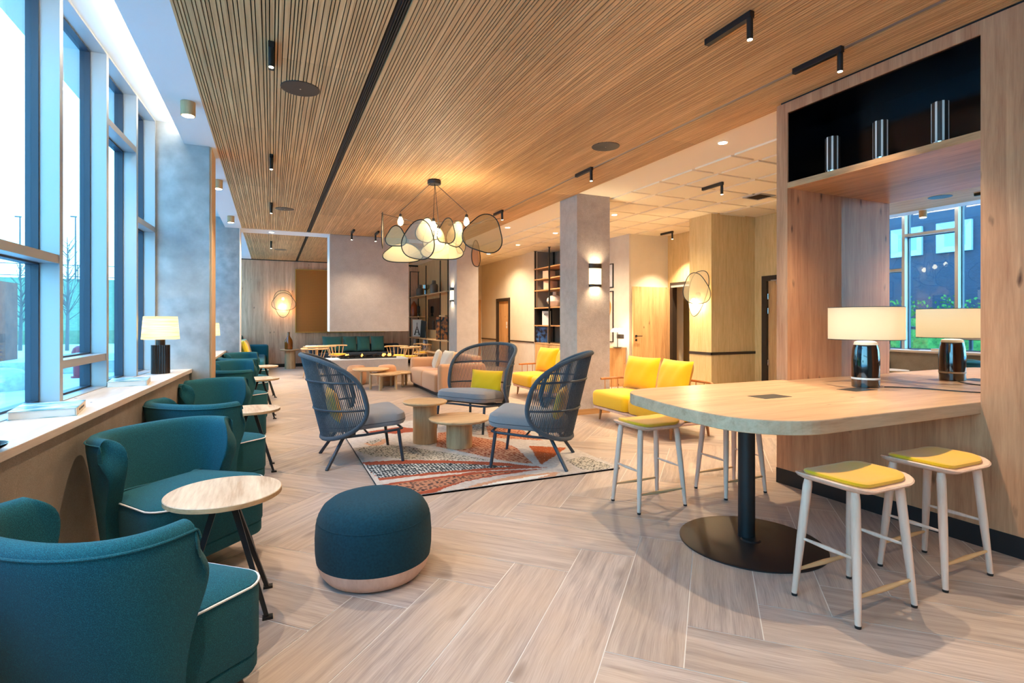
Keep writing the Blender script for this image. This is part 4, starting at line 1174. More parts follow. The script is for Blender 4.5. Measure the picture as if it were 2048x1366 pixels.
# half-round sconces
def sconce(loc, rz, label):
    t = thing('wall_sconce', label, 'wall lamp', loc, rz)
    def half(r, z0, z1, mat, nm):
        m = MB(); n = 20
        m.grid(lambda i, j: (r*math.cos(PI+PI*i), .55*r*math.sin(PI+PI*i), z0+(z1-z0)*j), n, 2); return m.build(nm, mat, t)
    half(.105,-.125,.11,M_sconce,'diffuser')
    o = half(.108,.11,.18,M_dark,'top_band'); half(.108,-.165,-.125,M_dark,'bottom_band')
    m = MB(); m.box(-.09,.09,-.01,0,-.14,.15); m.build('wall_plate', M_dark, t)
    for s in (1,-1):
        l = light('SPOT','sconce_light',(0,-.04,.12*s),16,(1,.8,.52),t,shadow_soft_size=.03,spot_size=2.3,spot_blend=.9); l.rotation_euler = (PI if s > 0 else 0,0,0)
p = onY(1190,552,6.62); sconce((p.x,6.62,p.z), 0, 'half-round sconce on the near clad column')
p = onX(905,590,4.05); sconce((4.05,p.y,p.z), -PI/2, 'half-round sconce on the far clad column')

# ------------------------------------------------------------------ chandelier
DC = 6.89
cb = Vector((1.93,6.69,CZ-.028))
t = thing('mesh_chandelier', 'chandelier of layered mesh screens with bare bulbs on black cords', 'chandelier', tuple(cb))
def loc_(px, py, d): return at(px, py, d) - cb
m = MB(); m.lathe([(.085,-.055),(.088,-.05),(.088,-.012),(.075,0)], 32); m.build('canopy', M_black, t)
RT = Vector((CS,-SN,0)); FW = Vector((SN,CS,0)); UP = Vector((0,0,1))
scr = [(765,463,6.9,.20,.23,101,0,5,M_net_grey,.12),(792,474,6.75,.125,.135,10,-10,0,M_net_pale,.15),(806,507,6.95,.25,.17,5,-35,0,M_net_pale,.12),
 (837,482,6.35,.20,.235,-8,5,12,M_net_grey,.10),(851,462,6.8,.12,.16,30,0,15,M_net_pale,.12),(868,478,7.1,.16,.2,-15,0,-5,M_net_pale,.10),
 (884,500,7.0,.27,.17,10,-30,0,M_net_pale,.12),(893,464,6.6,.145,.155,-35,0,12,M_net_amber,.15),(911,470,6.95,.11,.17,25,0,15,M_net_pale,.12),
 (921,486,7.2,.16,.15,72,0,-15,M_net_pale,.1),(967,469,6.35,.235,.225,0,0,18,M_net_amber,.13),(952,509,6.9,.16,.17,74,0,0,M_net_amber,.1)]
for px, py, d, a, b, yw, pt, rl, mt, tri in scr:
    R = Matrix.Rotation(math.radians(yw),3,'Z') 
    X = R @ RT; N = R @ FW
    Rp = Matrix.Rotation(math.radians(pt),3,X); Z = Rp @ UP; N = Rp @ N
    Rr = Matrix.Rotation(math.radians(rl),3,N); X = Rr @ X; Z = Rr @ Z
    screen('screen', t, loc_(px,py,d), X, Z, a, b, mt, tri*.85, PI)
bl = [(801,443,6.9,-.05,-.04),(933,444,6.9,.05,.04),(867,452,6.75,0,-.03),(877,466,7.05,.02,.03)]
for px, py, d, ox, oy in bl:
    q = loc_(px,py,d); a = Vector((ox,oy,-.05))
    m = MB(); m.tube([a, q+Vector((0,0,.13)), q+Vector((0,0,.09))], .004, 6); m.build('cord', M_black, t)
    m = MB(); m.lathe([(.018,.055),(.02,.06),(.02,.09),(.012,.10)], 16, tuple(q)); sk = m.build('socket', M_dark, t)
    m = MB(); m.lathe([(.001,-.055),(.022,-.045),(.036,-.02),(.036,.005),(.022,.04),(.016,.057)], 18, tuple(q)); m.build('bulb', M_bulb, t)
    light('POINT','bulb_light',tuple(q),28,(1,.82,.54),t,shadow_soft_size=.045)
m = MB(); m.tube([loc_(762,427,7.0),loc_(835,445,6.9),loc_(955,447,6.9),loc_(1000,437,6.6)], .003, 6); m.build('rod', M_black, t)
m = MB(); m.tube([loc_(800,450,6.5),loc_(867,445,6.9),loc_(934,440,7.3)], .003, 6); m.build('rod', M_black, t)

# ------------------------------------------------------------------ ceiling fixtures
SPOTP = 85
def make_spot():
    r = thing('ceiling_spotlight', 'black angled spotlight on the slats, nearest the camera over the table', 'spotlight', (0,0,0), 0, 'black angled spotlights')
    m = MB(); m.box(-.018,.018,-.018,.345,-.04,0); bevel(m.build('bar', M_black, r), .002)
    m = MB(); m.tube([(0,0,-.04),(0,0,-.165)], .018, 20); hd = m.build('spot_head', M_black, r)
    m = MB(); m.lathe([(.0145,-.167),(.0145,-.1655)], 20); m.build('lens', M_led, hd)
    l = light('SPOT','spot_light',(0,0,-.185),SPOTP,(1,.80,.56),r,shadow_soft_size=.012,spot_size=math.radians(92),spot_blend=.75)
    return r
ZS = CZ-.028
sp = make_spot(); sp.location = (2.59,2.28,ZS)
for x, y, z, rz, lb in ((3.47,2.32,ZS,0,'black angled spotlight on the grey track, above the oak unit'),
  (3.47,5.35,ZS,0,'black angled spotlight on the grey track, above the rug'),(3.46,8.0,ZS,0,'black angled spotlight on the grey track, furthest from the camera'),
  (0,3.83,ZS,0,'black angled spotlight over the window side, nearest the camera'),(0,6.4,ZS,0,'black angled spotlight over the window side, second from the camera'),
  (0,9.0,ZS,0,'black angled spotlight over the window side, third from the camera'),(0,13.3,ZS,0,'black angled spotlight beyond the white beam, by the back wall'),
  (1.5,11.22,ZS,PI,'black angled spotlight in front of the hood, left one'),(1.98,11.22,ZS,PI,'black angled spotlight in front of the hood, right one'),
  (5.43,5.23,CZ-.02,0,'black angled spotlight on the cream coffered ceiling, nearer the camera'),(7.44,8.47,CZ-.02,0,'black angled spotlight on the cream ceiling by the open door')):
    dup(sp, (x,y,z), rz, lb)
for x, y, lb in ((2.59,-.5,'black angled spotlight behind the camera on the table side'),(3.47,-.5,'black angled spotlight behind the camera by the oak unit'),(0,1.2,'black angled spotlight above the camera on the window side'),(1.6,14.3,'added black fill spotlight, unseen behind the hood, left one'),(3.0,14.3,'added black fill spotlight, unseen behind the hood, right one')):  # the pair behind the hood is added to warm the back wall
    dup(sp, (x,y,ZS), 0, lb)
for o in bpy.data.objects:
    if o.name.startswith('ceiling_spotlight') and (o.location.y > 12 or o.location.x > 5):
        for c in o.children:
            if c.type == 'LIGHT': c.data = c.data.copy(); c.data.energy = 210
    if o.name.startswith('ceiling_spotlight') and 11 < o.location.y < 11.5:
        for c in o.children:
            if c.type == 'LIGHT': c.data = c.data.copy(); c.data.energy = 38
# speakers
def speaker(x, y, label):
    t = thing('ceiling_speaker', label, 'speaker', (x,y,ZS), 0, 'round black ceiling speakers')
    m = MB(); m.lathe([(.138,-.004),(.145,-.003),(.147,.003),(.147,.006)], 40); m.build('grille', M_black, t)
    m = MB(); m.lathe([(.007,-.006),(.007,-.004)], 10); m.build('badge', M_silver, t)
for x, y, l in ((.21,4.5,'round black ceiling speaker nearest the camera'),(.20,9.4,'round black ceiling speaker above the armchair row, second from the camera'),(.22,14.75,'round black ceiling speaker beyond the white beam'),(3.2,4.66,'round black ceiling speaker beside the grey track'),(3.2,9.63,'round black ceiling speaker behind the chandelier')):
    speaker(x, y, l)
# surface downlights along the windows
for x, y, lb in ((-.635,5.17,'round oak surface downlight nearest the camera'),(-.63,7.85,'round oak surface downlight just past the first concrete column'),(-.64,10.43,'round oak surface downlight before the second concrete column'),(-.635,2.5,'round oak surface downlight above the first armchairs'),(-.635,-.2,'round oak surface downlight behind the camera')):
    t = thing('surface_downlight', lb, 'downlight', (x,y,ZS), 0, 'oak downlights along the windows')
    m = MB(); m.lathe([(.05,-.115),(.055,-.115),(.055,0)], 32); m.build('housing', M_oak_small, t)
    m = MB(); m.lathe([(.045,-.1165),(.045,-.1155)], 24); m.build('lens', M_led, t)
    light('SPOT','spot_light',(0,0,-.13),60,(1,.78,.52),t,shadow_soft_size=.04,spot_size=math.radians(110),spot_blend=.8)
t = thing('cove_light_strip', 'slim warm light strip hidden in the ceiling recess above the windows', 'light strip', (-.835,1.5,3.34))
m = MB(); m.box(-.012,0,-5.0,4.85,-.01,.01); m.build('profile', M_alu, t)
m = MB(); m.box(-.014,-.012,-5.0,4.85,-.008,.008); m.build('diffuser', M_led, t)
l = light('AREA','strip_light',(-.02,0,0),6,(1,.86,.66),t,shape='RECTANGLE',size=.03,size_y=9.8); l.rotation_euler = (0,PI/2+.3,0)
# recessed downlights
for x, y, z, lb in ((.005,11.95,CZ-.03,'recessed round downlight in the white beam'),(4.29,4.12,CZ,'recessed round downlight in the cream margin near the oak unit'),(4.27,9.6,CZ,'recessed round downlight in the cream margin past the clad column'),
   (5.39,9.67,CZ-.02,'recessed round downlight in the coffers beside the clad column'),(5.40,11.53,CZ-.02,'recessed round downlight in the coffers, above the corner shelving'),(5.4,7.6,CZ-.02,'recessed round downlight in the coffers behind the clad column'),(5.39,13.4,CZ-.02,'recessed round downlight in the coffers, just past the large amber screen')):
    t = thing('recessed_downlight', lb, 'downlight', (x,y,z), 0, 'recessed downlights')
    m = MB(); m.lathe([(.045,-.004),(.052,-.003),(.053,0)], 28); m.build('trim_ring', M_white, t)
    m = MB(); m.lathe([(.042,-.0065),(.042,-.0045)], 24); m.build('lens', M_led, t)
    light('SPOT','spot_light',(0,0,-.02),160,(1,.79,.52),t,shadow_soft_size=.04,spot_size=math.radians(150),spot_blend=.8)

# ------------------------------------------------------------------ sill objects
def sill_lamp(loc, s, label):
    t = thing('sill_lamp', label, 'table lamp', loc)
    m = MB(); n = 48; prof = []
    vs = [] 
    for z in (0,.27*s):
        for k in range(n):
            a = 2*PI*k/n; r = .073*s*(1+.05*(1 if k % 2 else -1)); vs.append((r*math.cos(a), r*math.sin(a), z))
    m.add(vs, [(k,(k+1) % n,n+(k+1) % n,n+k) for k in range(n)]+[tuple(range(n,2*n))]); m.build('body', M_brownfluted, t)
    m = MB(); m.lathe([(.038*s,.27*s),(.038*s,.325*s)], 20); m.build('neck', M_brownfluted, t)
    m = MB(); m.lathe([(.155*s,.325*s),(.138*s,.54*s)], 48); o = m.build('lamp_shade', M_strawshade, t); drop_caps(o)
    m = MB(); m.lathe([(.001,-.03),(.02,-.02),(.028,0),(.02,.02),(.001,.03)], 14, (0,0,.42*s)); m.build('bulb', M_bulb, t)
    light('POINT','bulb_light',(0,0,.43*s),7,(1,.76,.42),t,shadow_soft_size=.03)
sill_lamp((-.955,5.95,.87), 1.0, 'straw-shaded lamp with dark fluted base on the near window sill')
sill_lamp((-.95,10.3,.80), 1.0, 'straw-shaded lamp with dark base on the sill beyond the first column')
def text_mesh(c):
    tmp = bpy.data.objects.new('text_source', c); COL.objects.link(tmp)
    me = bpy.data.meshes.new_from_object(tmp); bpy.data.objects.remove(tmp); bpy.data.curves.remove(c); return me
def cover(name, c1, c2):
    t_ = NT(name); n = t_.node('ShaderNodeTexNoise', i_Scale=9.0, i_Detail=4.0); tc = t_.node('ShaderNodeTexCoord'); mp = t_.node('ShaderNodeMapping'); mp.inputs['Scale'].default_value = (1,4,1)
    t_.link(tc.outputs['Object'], mp.inputs[0]); t_.link(mp.outputs[0], n.inputs['Vector']); t_.link(t_.ramp(n.outputs[0], [(.42,c1),(.62,c2)]), t_.b.inputs['Base Color']); t_.b.inputs['Roughness'].default_value = .25; return t_.m
def book(name, loc, rz, w, d, h, cov, spine, label, text=None):
    t = thing(name, label, 'book', loc, rz)
    m = MB(); m.box(-w/2+.004,w/2-.008,-d/2+.004,d/2-.004,.003,h-.003); m.build('pages', M_paper, t)
    m = MB(); m.box(-w/2,w/2,-d/2,d/2,0,.003).box(-w/2,w/2,-d/2,d/2,h-.003,h); m.build('cover', cov, t)
    m = MB(); m.box(w/2-.006,w/2,-d/2,d/2,.0,h); bevel(m.build('spine', spine, t), .002)
    if text:
        c = bpy.data.curves.new('spine_text', 'FONT'); c.body = text; c.size = .016; c.align_x = 'CENTER'; c.align_y = 'CENTER'; c.extrude = .0003
        o = bpy.data.objects.new('spine_text', text_mesh(c)); COL.objects.link(o); o.parent = t; o.location = (w/2+.0006,0,h/2); o.rotation_euler = (PI/2,0,PI/2); o.data.materials.append(M_black)
    return t
M_cv = cover('sea_photo_cover', rgb(90,160,170), rgb(232,238,238))
M_spine = plain('cream_spine', rgb(226,210,190), .6)
book('art_book', (-1.08,3.60,.87), math.radians(8), .27, .33, .042, M_cv, M_spine, 'large pale art book on the near sill, spine to the room', 'GREAT MODERN HOUSES')
book('art_book', (-1.01,5.02,.87), math.radians(6), .25, .32, .040, M_cv, M_spine, 'smaller pale art book further along the sill, towards the lamp')
m = MB(); m.box(-.04,.04,-.07,.07,0,.008); o = bevel(m.build('phone_tray', plain('slate_grey', rgb(96,100,112), .4)), .003); o.location = (-1.02,5.5,.87); o.rotation_euler = (0,0,.5); tag(o, 'small flat grey tray on the sill between book and lamp', 'tray')
m = MB(); m.lathe([(.01,0),(.05,.004),(.075,.02),(.08,.03),(.076,.03),(.05,.012),(.001,.009)], 28); o = m.build('dark_dish', M_blackgloss); o.location = (-.99,2.62,.87); tag(o, 'dark glossy dish at the near end of the window sill', 'dish')

# ------------------------------------------------------------------ far bookshelf (beyond the hood)
t = thing('bookshelf', 'long oak wall shelving on black rods right of the hood', 'shelving', (0,0,0))
for z in (2.16,1.53,.87,.51):
    m = MB()
    if z == 1.53: m.box(4.10,4.44,16.2,17.2,z-.03,z).box(4.10,4.44,13.2,13.75,z-.03,z)
    else: m.box(4.10,4.44,13.0,17.2,z-.03,z)
    m.build('shelf', M_oak_small, t)
for px_, x in ((820.5,4.12),(836.5,4.42),(852,4.12),(880.5,4.12),(896,4.12)):
    y = onX(px_,600,x).y
    m = MB(); m.box(x-.012,x+.012,y-.012,y+.012,0,3.0); m.build('rod', M_black, t)
y = onX(820.5,600,4.12).y
m = MB(); m.box(4.12,4.42,y-.012,y+.012,2.98,3.0); m.build('rod', M_black, t)
m = MB(); m.box(4.42,4.436,onX(880,600,4.42).y,onX(856,600,4.42).y,1.12,2.05); t2 = m.build('smoked_mirror', plain('smoked_mirror', rgb(70,50,38), .05, .8), t)
def vase(name, px, zs, prof, mat, label, cat='vase', x=4.24, parts=None):
    q = onX(px, 600, x); m = MB(); m.lathe(prof, 20); o = m.build(name, mat); o.location = (x, q.y, zs); tag(o, label, cat); return o
vase('fluted_vase', 840, 2.16, [(.09,0),(.11,.01),(.115,.2),(.10,.24),(.06,.26),(.055,.35),(.05,.36)], M_fluted, 'taupe vase with dark neck on the top far shelf, left')
vase('silver_goblet', 852, 2.16, [(.07,0),(.05,.02),(.045,.15),(.10,.2),(.11,.3),(.10,.31)], M_silver, 'silver goblet between two taupe vases on the top far shelf', 'goblet')
vase('fluted_vase', 868, 2.16, [(.09,0),(.11,.01),(.115,.22),(.10,.27),(.06,.29),(.055,.37),(.05,.38)], M_fluted, 'taupe vase with dark neck on the top far shelf, right')
vase('rust_bottle', 828, 1.53, [(.08,0),(.11,.02),(.12,.2),(.10,.36),(.04,.46),(.02,.5)], M_rust, 'rust coloured bottle vase on the middle far shelf', 'bottle')
m = MB(); m.lathe([(.04,0),(.04,.06),(.02,.08),(.05,.12),(.05,.3),(.03,.32)], 6); o = m.build('dark_sculpture', M_black); o.location = (4.2,15.6,.87+.66+.0); o.location.z = 1.53; o.location.y = 16.3; tag(o, 'small dark sculpture on the middle far shelf', 'sculpture')
# framed tower picture
t = thing('framed_tower_picture', 'framed picture of a lattice tower leaning on the lower far shelf', 'picture', (4.3,16.85,.87))
t.rotation_euler = (0,0,-PI/2+.5)
m = MB(); m.box(-.21,.21,-.01,.01,0,.56); m.build('print', M_paper, t)
m = MB()
m.box(-.22,-.205,-.015,.012,0,.57).box(.205,.22,-.015,.012,0,.57).box(-.205,.205,-.015,.012,.555,.57).box(-.205,.205,-.015,.012,0,.015); m.build('frame', M_ash, t)
m = MB()
for s in (-1,1): m.hexa([(s*.11-.03,-.014,.06),(s*.11+.03,-.014,.06),(s*.11+.03,-.012,.06),(s*.11-.03,-.012,.06),(s*.012-.012,-.014,.33),(s*.012+.012,-.014,.33),(s*.012+.012,-.012,.33),(s*.012-.012,-.012,.33)])
m.box(-.012,.012,-.014,-.012,.33,.46).box(-.085,.085,-.014,-.012,.14,.16).box(-.045,.045,-.014,-.012,.23,.245); m.build('tower_print', M_dark, t)
M_bk = cover('dark_photo_cover', rgb(30,28,36), rgb(150,90,40))
def stand_book(px, z, x, w, h, th, mat, label, rz=-PI/2, lean=0, mark=None):
    q = onX(px, 600, x)
    t = thing('display_book', label, 'book', (x, q.y, z), rz)
    t.rotation_euler = (0,lean,rz)
    m = MB(); m.box(-w/2,w/2,-th/2+.002,th/2-.002,.002,h-.002); m.build('pages', M_paper, t)
    m = MB(); m.box(-w/2-.002,w/2+.002,-th/2,-th/2+.003,0,h).box(-w/2-.002,w/2+.002,th/2-.003,th/2,0,h).box(-w/2-.004,-w/2-.001,-th/2,th/2,0,h); m.build('cover', mat, t)
    if mark:
        c = bpy.data.curves.new('cover_text', 'FONT'); c.body = mark; c.size = h*.24; c.align_x = 'CENTER'; c.align_y = 'CENTER'; c.extrude = .0005
        o = bpy.data.objects.new('cover_text', text_mesh(c)); COL.objects.link(o); o.parent = t; o.location = (0,-th/2-.001,h*.75); o.rotation_euler = (PI/2,0,0); o.data.materials.append(M_black)
stand_book(846,.87,4.25,.24,.52,.04,plain('black_cover', rgb(24,24,26), .4),'black book leaning on the lower far shelf', -PI/2+.4, .1)
stand_book(889,.87,4.30,.5,.62,.06,M_bk,'big dark picture book on the lower far shelf beside the column', -PI/2+.7)
stand_book(826,.51,4.28,.28,.28,.03,M_ash,'small pale framed card on the bottom far shelf', -PI/2+.5)
stand_book(851,.51,4.28,.2,.30,.03,cover('blue_cover', rgb(60,90,140), rgb(220,220,220)),'blue and white book on the bottom far shelf', -PI/2+.4)

# shelving on poles by the far door
t = thing('corner_shelving', 'oak shelves on black floor-to-ceiling poles behind the near column', 'shelving', (0,0,0))
for z in (2.745,2.465,2.18,1.73,1.275):
    m = MB(); m.box(6.28,6.86,10.0,12.42,z-.03,z); m.build('shelf', M_unit_x, t)
for x, y in ((6.30,12.38),(6.25,11.52),(6.84,12.36),(6.25,10.4)):
    m = MB(); m.box(x-.015,x+.015,y-.015,y+.015,.82,CZ-.002); m.lathe([(.04,CZ-.01-.02),(.04,CZ-.002-.02)], 14, (x,y,0)); m.build('pole', M_black, t)
m = MB(); m.box(6.31,6.86,12.36,12.42,1.275,1.70).box(6.82,6.86,10.0,12.36,1.275,1.70).box(6.3,6.84,11.44,11.46,1.275,1.70); m.build('black_box', M_black, t)
t = thing('oak_credenza', 'long knotty oak credenza behind the columns, below the shelves', 'cabinet', (0,0,0))
m = MB(); m.box(6.32,6.83,9.2,12.42,.0,.79); m.build('body', M_door, t)
m = MB(); m.box(6.30,6.835,9.18,12.43,.79,.82); m.build('worktop', M_oak_top, t)
for k in range(4):
    m = MB(); m.box(6.305,6.32,9.22+.8*k,9.22+.8*k+.78,.04,.78); m.build('door', M_door, t)
def box_item(name, px, py_, x, y, z, w, d, h, mat, label, cat, rz=.3):
    m = MB(); m.box(-w/2,w/2,-d/2,d/2,0,h); o = bevel(m.build(name, mat), .004); o.location = (x,y,z); o.rotation_euler = (0,0,rz); tag(o, label, cat)
M_pinkbox = plain('blush_box', rgb(214,184,160), .7)
box_item('storage_box',0,0,6.50,12.0,2.465,.26,.2,.2,M_pinkbox,'blush storage box on the upper pole shelf','box')
box_item('storage_box',0,0,6.52,11.95,2.18,.30,.22,.22,M_pinkbox,'blush storage box on the second pole shelf down, slightly wider','box')
m = MB(); m.lathe([(.08,0),(.14,.05),(.20,.14),(.19,.21),(.12,.28),(.05,.30),(.045,.38),(.055,.385)], 24); o = m.build('white_vase', plain('chalk_ceramic', rgb(226,214,204), .8)); o.location = (6.5,11.7,1.73); tag(o, 'bulbous chalky white vase on the pole shelf', 'vase')
stand_book(1093,1.275,6.42,.22,.36,.05,plain('white_cover', rgb(226,228,230), .4),'white book with black lettering in the black shelf box', -PI/2+.55, 0, '400')
stand_book(1083,.82,6.45,.38,.40,.06,cover('car_photo_cover', rgb(40,40,50), rgb(70,120,190)),'book with blue cover standing on the credenza', -PI/2+.55)

# prints, mushroom lamp, sockets by the open door
def art(name, z0, z1, y0, y1, label, kind):
    t = thing(name, label, 'picture', (6.84,(y0+y1)/2,z0))
    w = (y1-y0)/2; h = z1-z0
    m = MB(); m.box(-.012,-.003,-w,w,0,h); m.build('print', plain('print_paper_'+kind, rgb(226,206,196) if kind == 'a' else rgb(214,214,218), .7), t)
    m = MB(); m.box(-.025,0,-w-.02,-w,-.02,h+.02).box(-.025,0,w,w+.02,-.02,h+.02).box(-.025,0,-w,w,-.02,0).box(-.025,0,-w,w,h,h+.02); m.build('frame', M_black, t)
    def blob(cy, cz, a, b, col, nm, off=0):
        m = MB(); n = 28; vs = [(-.0135-off, cy+a*math.cos(2*PI*k/n)*(1+.12*math.sin(3*2*PI*k/n)), cz+b*math.sin(2*PI*k/n)) for k in range(n)]
        vs2 = [(-.0125, y, z) for x, y, z in vs]
        m.add(vs+vs2, [tuple(range(n))]+[(k,(k+1) % n,n+(k+1) % n,n+k) for k in range(n)]); m.build(nm, plain(nm+kind, col, .7), t)
    if kind == 'a':
        blob(.02,h*.62,w*.85,h*.33,rgb(214,150,72),'ochre_shape'); blob(-.02,h*.55,w*.25,h*.22,rgb(240,230,220),'white_leaf',.001); blob(-.05,h*.3,w*.5,h*.2,rgb(168,62,36),'red_shape',.002)
    else:
        blob(.03,h*.6,w*.5,h*.3,rgb(190,90,60),'orange_shape'); blob(-.05,h*.4,w*.4,h*.25,rgb(240,240,242),'pale_shape',.001); blob(.02,h*.15,w*.6,h*.1,rgb(110,104,108),'grey_shape',.002)
yA = onX(1226,600,6.82).y
art('abstract_print', .93, 2.02, yA+.02, yA+.72, 'black-framed print with ochre and red shapes beside the near column', 'a')
art('small_abstract_print', 2.13, 2.62, yA+.02, yA+.5, 'small black-framed abstract print above the ochre one', 'b')
t = thing('mushroom_lamp', 'small black table lamp with flat glowing white shade on the credenza', 'table lamp', (6.60,9.55,.82))
q = onX(1235,693,6.6); t.location.y = q.y
m = MB(); m.lathe([(.10,0),(.10,.008),(.015,.014)], 28); m.build('base', M_black, t)
m = MB(); m.cyl((0,0,.01),(0,0,.42),.008); m.build('stem', M_black, t)
m = MB(); m.lathe([(.135,.33),(.13,.36),(.10,.395),(.04,.405),(.001,.406)], 32); o = m.build('lamp_shade', lamp_cloth('glowing_white_glass', rgb(255,250,238), 3.0), t); drop_caps(o)
light('POINT','bulb_light',(0,0,.30),5,(1,.86,.65),t,shadow_soft_size=.04)
m = MB(); m.box(6.83,6.84,q.y+.1,q.y+.35,1.0,1.09); m.box(6.825,6.83,q.y+.12,q.y+.2,1.01,1.08).box(6.825,6.83,q.y+.23,q.y+.31,1.01,1.08); tag(m.build('wall_socket', M_dark), 'dark double wall socket beside the mushroom lamp', 'socket')

# ------------------------------------------------------------------ outdoors
GZ = -.12
m = MB(); m.box(-90,-1.42,-60,110,GZ-.2,GZ); o = m.build('ground', mottled('pale_paving', rgb(186,190,192), rgb(214,218,218), 1.2, .6, .1)); tag(o, kind='structure')
m = MB(); m.box(-60,-3.0,19.0,19.4,GZ,GZ+.35); tag(bevel(m.build('low_kerb', M_concrete), .02), 'low concrete kerb across the paved yard outside', 'kerb')
M_grass = mottled('grass_bank', rgb(80,104,78), rgb(120,138,104), 4, 1, .6)
m = MB(); n = 40
m.grid(lambda i, j: (-60+58*i, 44+9*j, GZ+.9+4.0*j+.12*mnoise.noise(Vector((i*60,j*9,0)))), 60, 12); m.box(-60,-2,43.8,44,GZ,GZ+.9)
o = m.build('grass_bank', M_grass); tag(o, 'green grassy bank rising beyond the yard outside the windows', 'bank', kind='stuff')
t = thing('boundary_fence', 'thin metal fence along the top of the grassy bank', 'fence', (-30,52.5,4.7))
m = MB(); [m.box(-30,28,-.02,.02,z,z+.06) for z in (.2,1.1)]; m.build('rail', M_gasket, t)
for k in range(20):
    m = MB(); m.box(-29+3*k,-28.94+3*k,-.03,.03,-.4,1.2); m.build('post', M_gasket, t)
def tree(x, y, h, label, seed):
    rr = random.Random(seed); m = MB()
    m.tube([(0,0,0),(.05,0,h*.5),(0,.03,h)], [.09,.06,.015], 7)
    for k in range(46):
        z = h*(.25+.7*rr.random()); a = rr.random()*2*PI; L = (h-z)*.35+.35; up = rr.uniform(.5,1.1)*L
        e = Vector((L*math.cos(a)*.6,L*math.sin(a)*.6,z+up)); b = Vector((.03,0,z))
        m.tube([b, b.lerp(e,.5)+Vector((0,0,-.05)), e], [.022,.014,.005], 5)
        for q in range(3):
            s = b.lerp(e,.4+.2*q); a2 = a+rr.uniform(-1.2,1.2); m.tube([s, s+Vector((.3*math.cos(a2),.3*math.sin(a2),.3))], [.008,.003], 4)
    o = m.build('bare_tree', plain('grey_bark', rgb(90,84,80), .9) if 'grey_bark' not in bpy.data.materials else bpy.data.materials['grey_bark']); o.location = (x,y,GZ); tag(o, label, 'tree')
q = onZ(135,665,GZ); 
def gnd(px, d): p_ = at(px, 650, d); return p_.x, p_.y
x, y = gnd(134,27); tree(x,y,5.8,'bare young tree outside, in the second window from the left',1)
x, y = gnd(40,27); tree(x,y,4.4,'slender bare tree outside, seen in the leftmost window',2)
x, y = gnd(281,32); tree(x,y,6.6,'bare tree outside, seen beside the concrete column',4)
for px, lb in ((40,'tall lamp post outside the leftmost window'),(151,'tall lamp post outside beside the bare tree')):
    x, y = gnd(px,46); t = thing('lamp_post', lb, 'lamp post', (x,y,GZ))
    m = MB(); m.tube([(0,0,0),(0,0,10.6)], [.09,.05], 8); m.build('pole', M_gasket, t); m = MB(); m.box(-.35,.1,-.08,.08,10.55,10.65); m.build('lamp_head', M_gasket, t)
x, y = gnd(-12,20); m = MB(); m.box(x-3,x+.35,y-1,y+1,GZ,GZ+3.0); tag(m.build('rusty_enclosure', mottled('weathered_steel', rgb(86,48,40), rgb(120,70,56), 3)), 'rust-brown steel enclosure outside the leftmost window', 'enclosure')
for px, d, s, lb in ((8,11.5,.5,'rounded concrete boulder outside the leftmost window'),(228,17,.55,'rounded concrete boulder outside beyond the book')):
    x, y = gnd(px,d); m = MB(); m.lathe([(s*.95,0),(s,.12),(s*.9,.3),(s*.6,.42),(s*.25,.47),(.001,.48)], 24); o = m.build('boulder', M_concrete); o.location = (x,y,GZ); tag(o, lb, 'boulder')
x, y = gnd(157,14); t = thing('fire_hydrant', 'red fire hydrant outside the second window', 'hydrant', (x,y,GZ))
M_red = plain('hydrant_red', rgb(150,30,50), .4)
m = MB(); m.lathe([(.16,0),(.16,.05),(.11,.06),(.11,.6),(.15,.62),(.15,.68),(.12,.78),(.05,.84),(.001,.85)], 20); m.build('body', M_red, t)
m = MB(); m.cyl((-.22,0,.5),(.22,0,.5),.07,n=14); m.build('outlet', M_red, t)
# facade across the yard (seen in the mirror)
t = thing('brick_building', 'dark brick building with white framed windows across the yard, seen in the mirror', 'building', (-14,10,GZ))
m = MB()
def brick():
    t_ = NT('dark_brick'); v = mapped(t_, (1,1,1)); br = t_.node('ShaderNodeTexBrick', i_Scale=5.0); 
    sp_ = t_.node('ShaderNodeSeparateXYZ'); cb_ = t_.node('ShaderNodeCombineXYZ'); t_.link(v, sp_.inputs[0]); t_.link(sp_.outputs[1], cb_.inputs[0]); t_.link(sp_.outputs[2], cb_.inputs[1]); t_.link(cb_.outputs[0], br.inputs['Vector'])
    br.inputs['Color1'].default_value = rgb(40,44,62); br.inputs['Color2'].default_value = rgb(32,36,52); br.inputs['Mortar'].default_value = rgb(54,60,76)
    t_.link(br.outputs[0], t_.b.inputs['Base Color']); t_.b.inputs['Roughness'].default_value = .8; return t_.m
m.box(-2,0,-7,9,0,13); m.build('wall', brick(), t)
M_wf = plain('white_window_surround', rgb(168,178,186), .5); M_pane = plain('curtained_pane', rgb(120,160,176), .1)
for zr in (4.65,7.6):
    for yy in (-4.1,-2.0,1.13-.0,2.75,4.9,7.0):
        w, h = .56, .56
        m = MB()
        o4 = [(-w,-h),(w,-h),(w,h),(-w,h)]; i4 = [(-w*.6,-h*.6),(w*.6,-h*.6),(w*.6,h*.6),(-w*.6,h*.6)]
        vs = [(.12,yy+a,zr+b) for a, b in o4]+[(.02,yy+a,zr+b) for a, b in i4]+[(0,yy+a,zr+b) for a, b in o4]
        m.add(vs, [(k,(k+1) % 4,4+(k+1) % 4,4+k) for k in range(4)]+[(k,(k+1) % 4,8+(k+1) % 4,8+k) for k in range(4)])
        fr = m.build('window', M_wf, t); m = MB(); m.box(.005,.018,yy-w*.6,yy+w*.6,zr-h*.6,zr+h*.6); m.build('pane', M_pane, fr)
m = MB(); rr = random.Random(8)
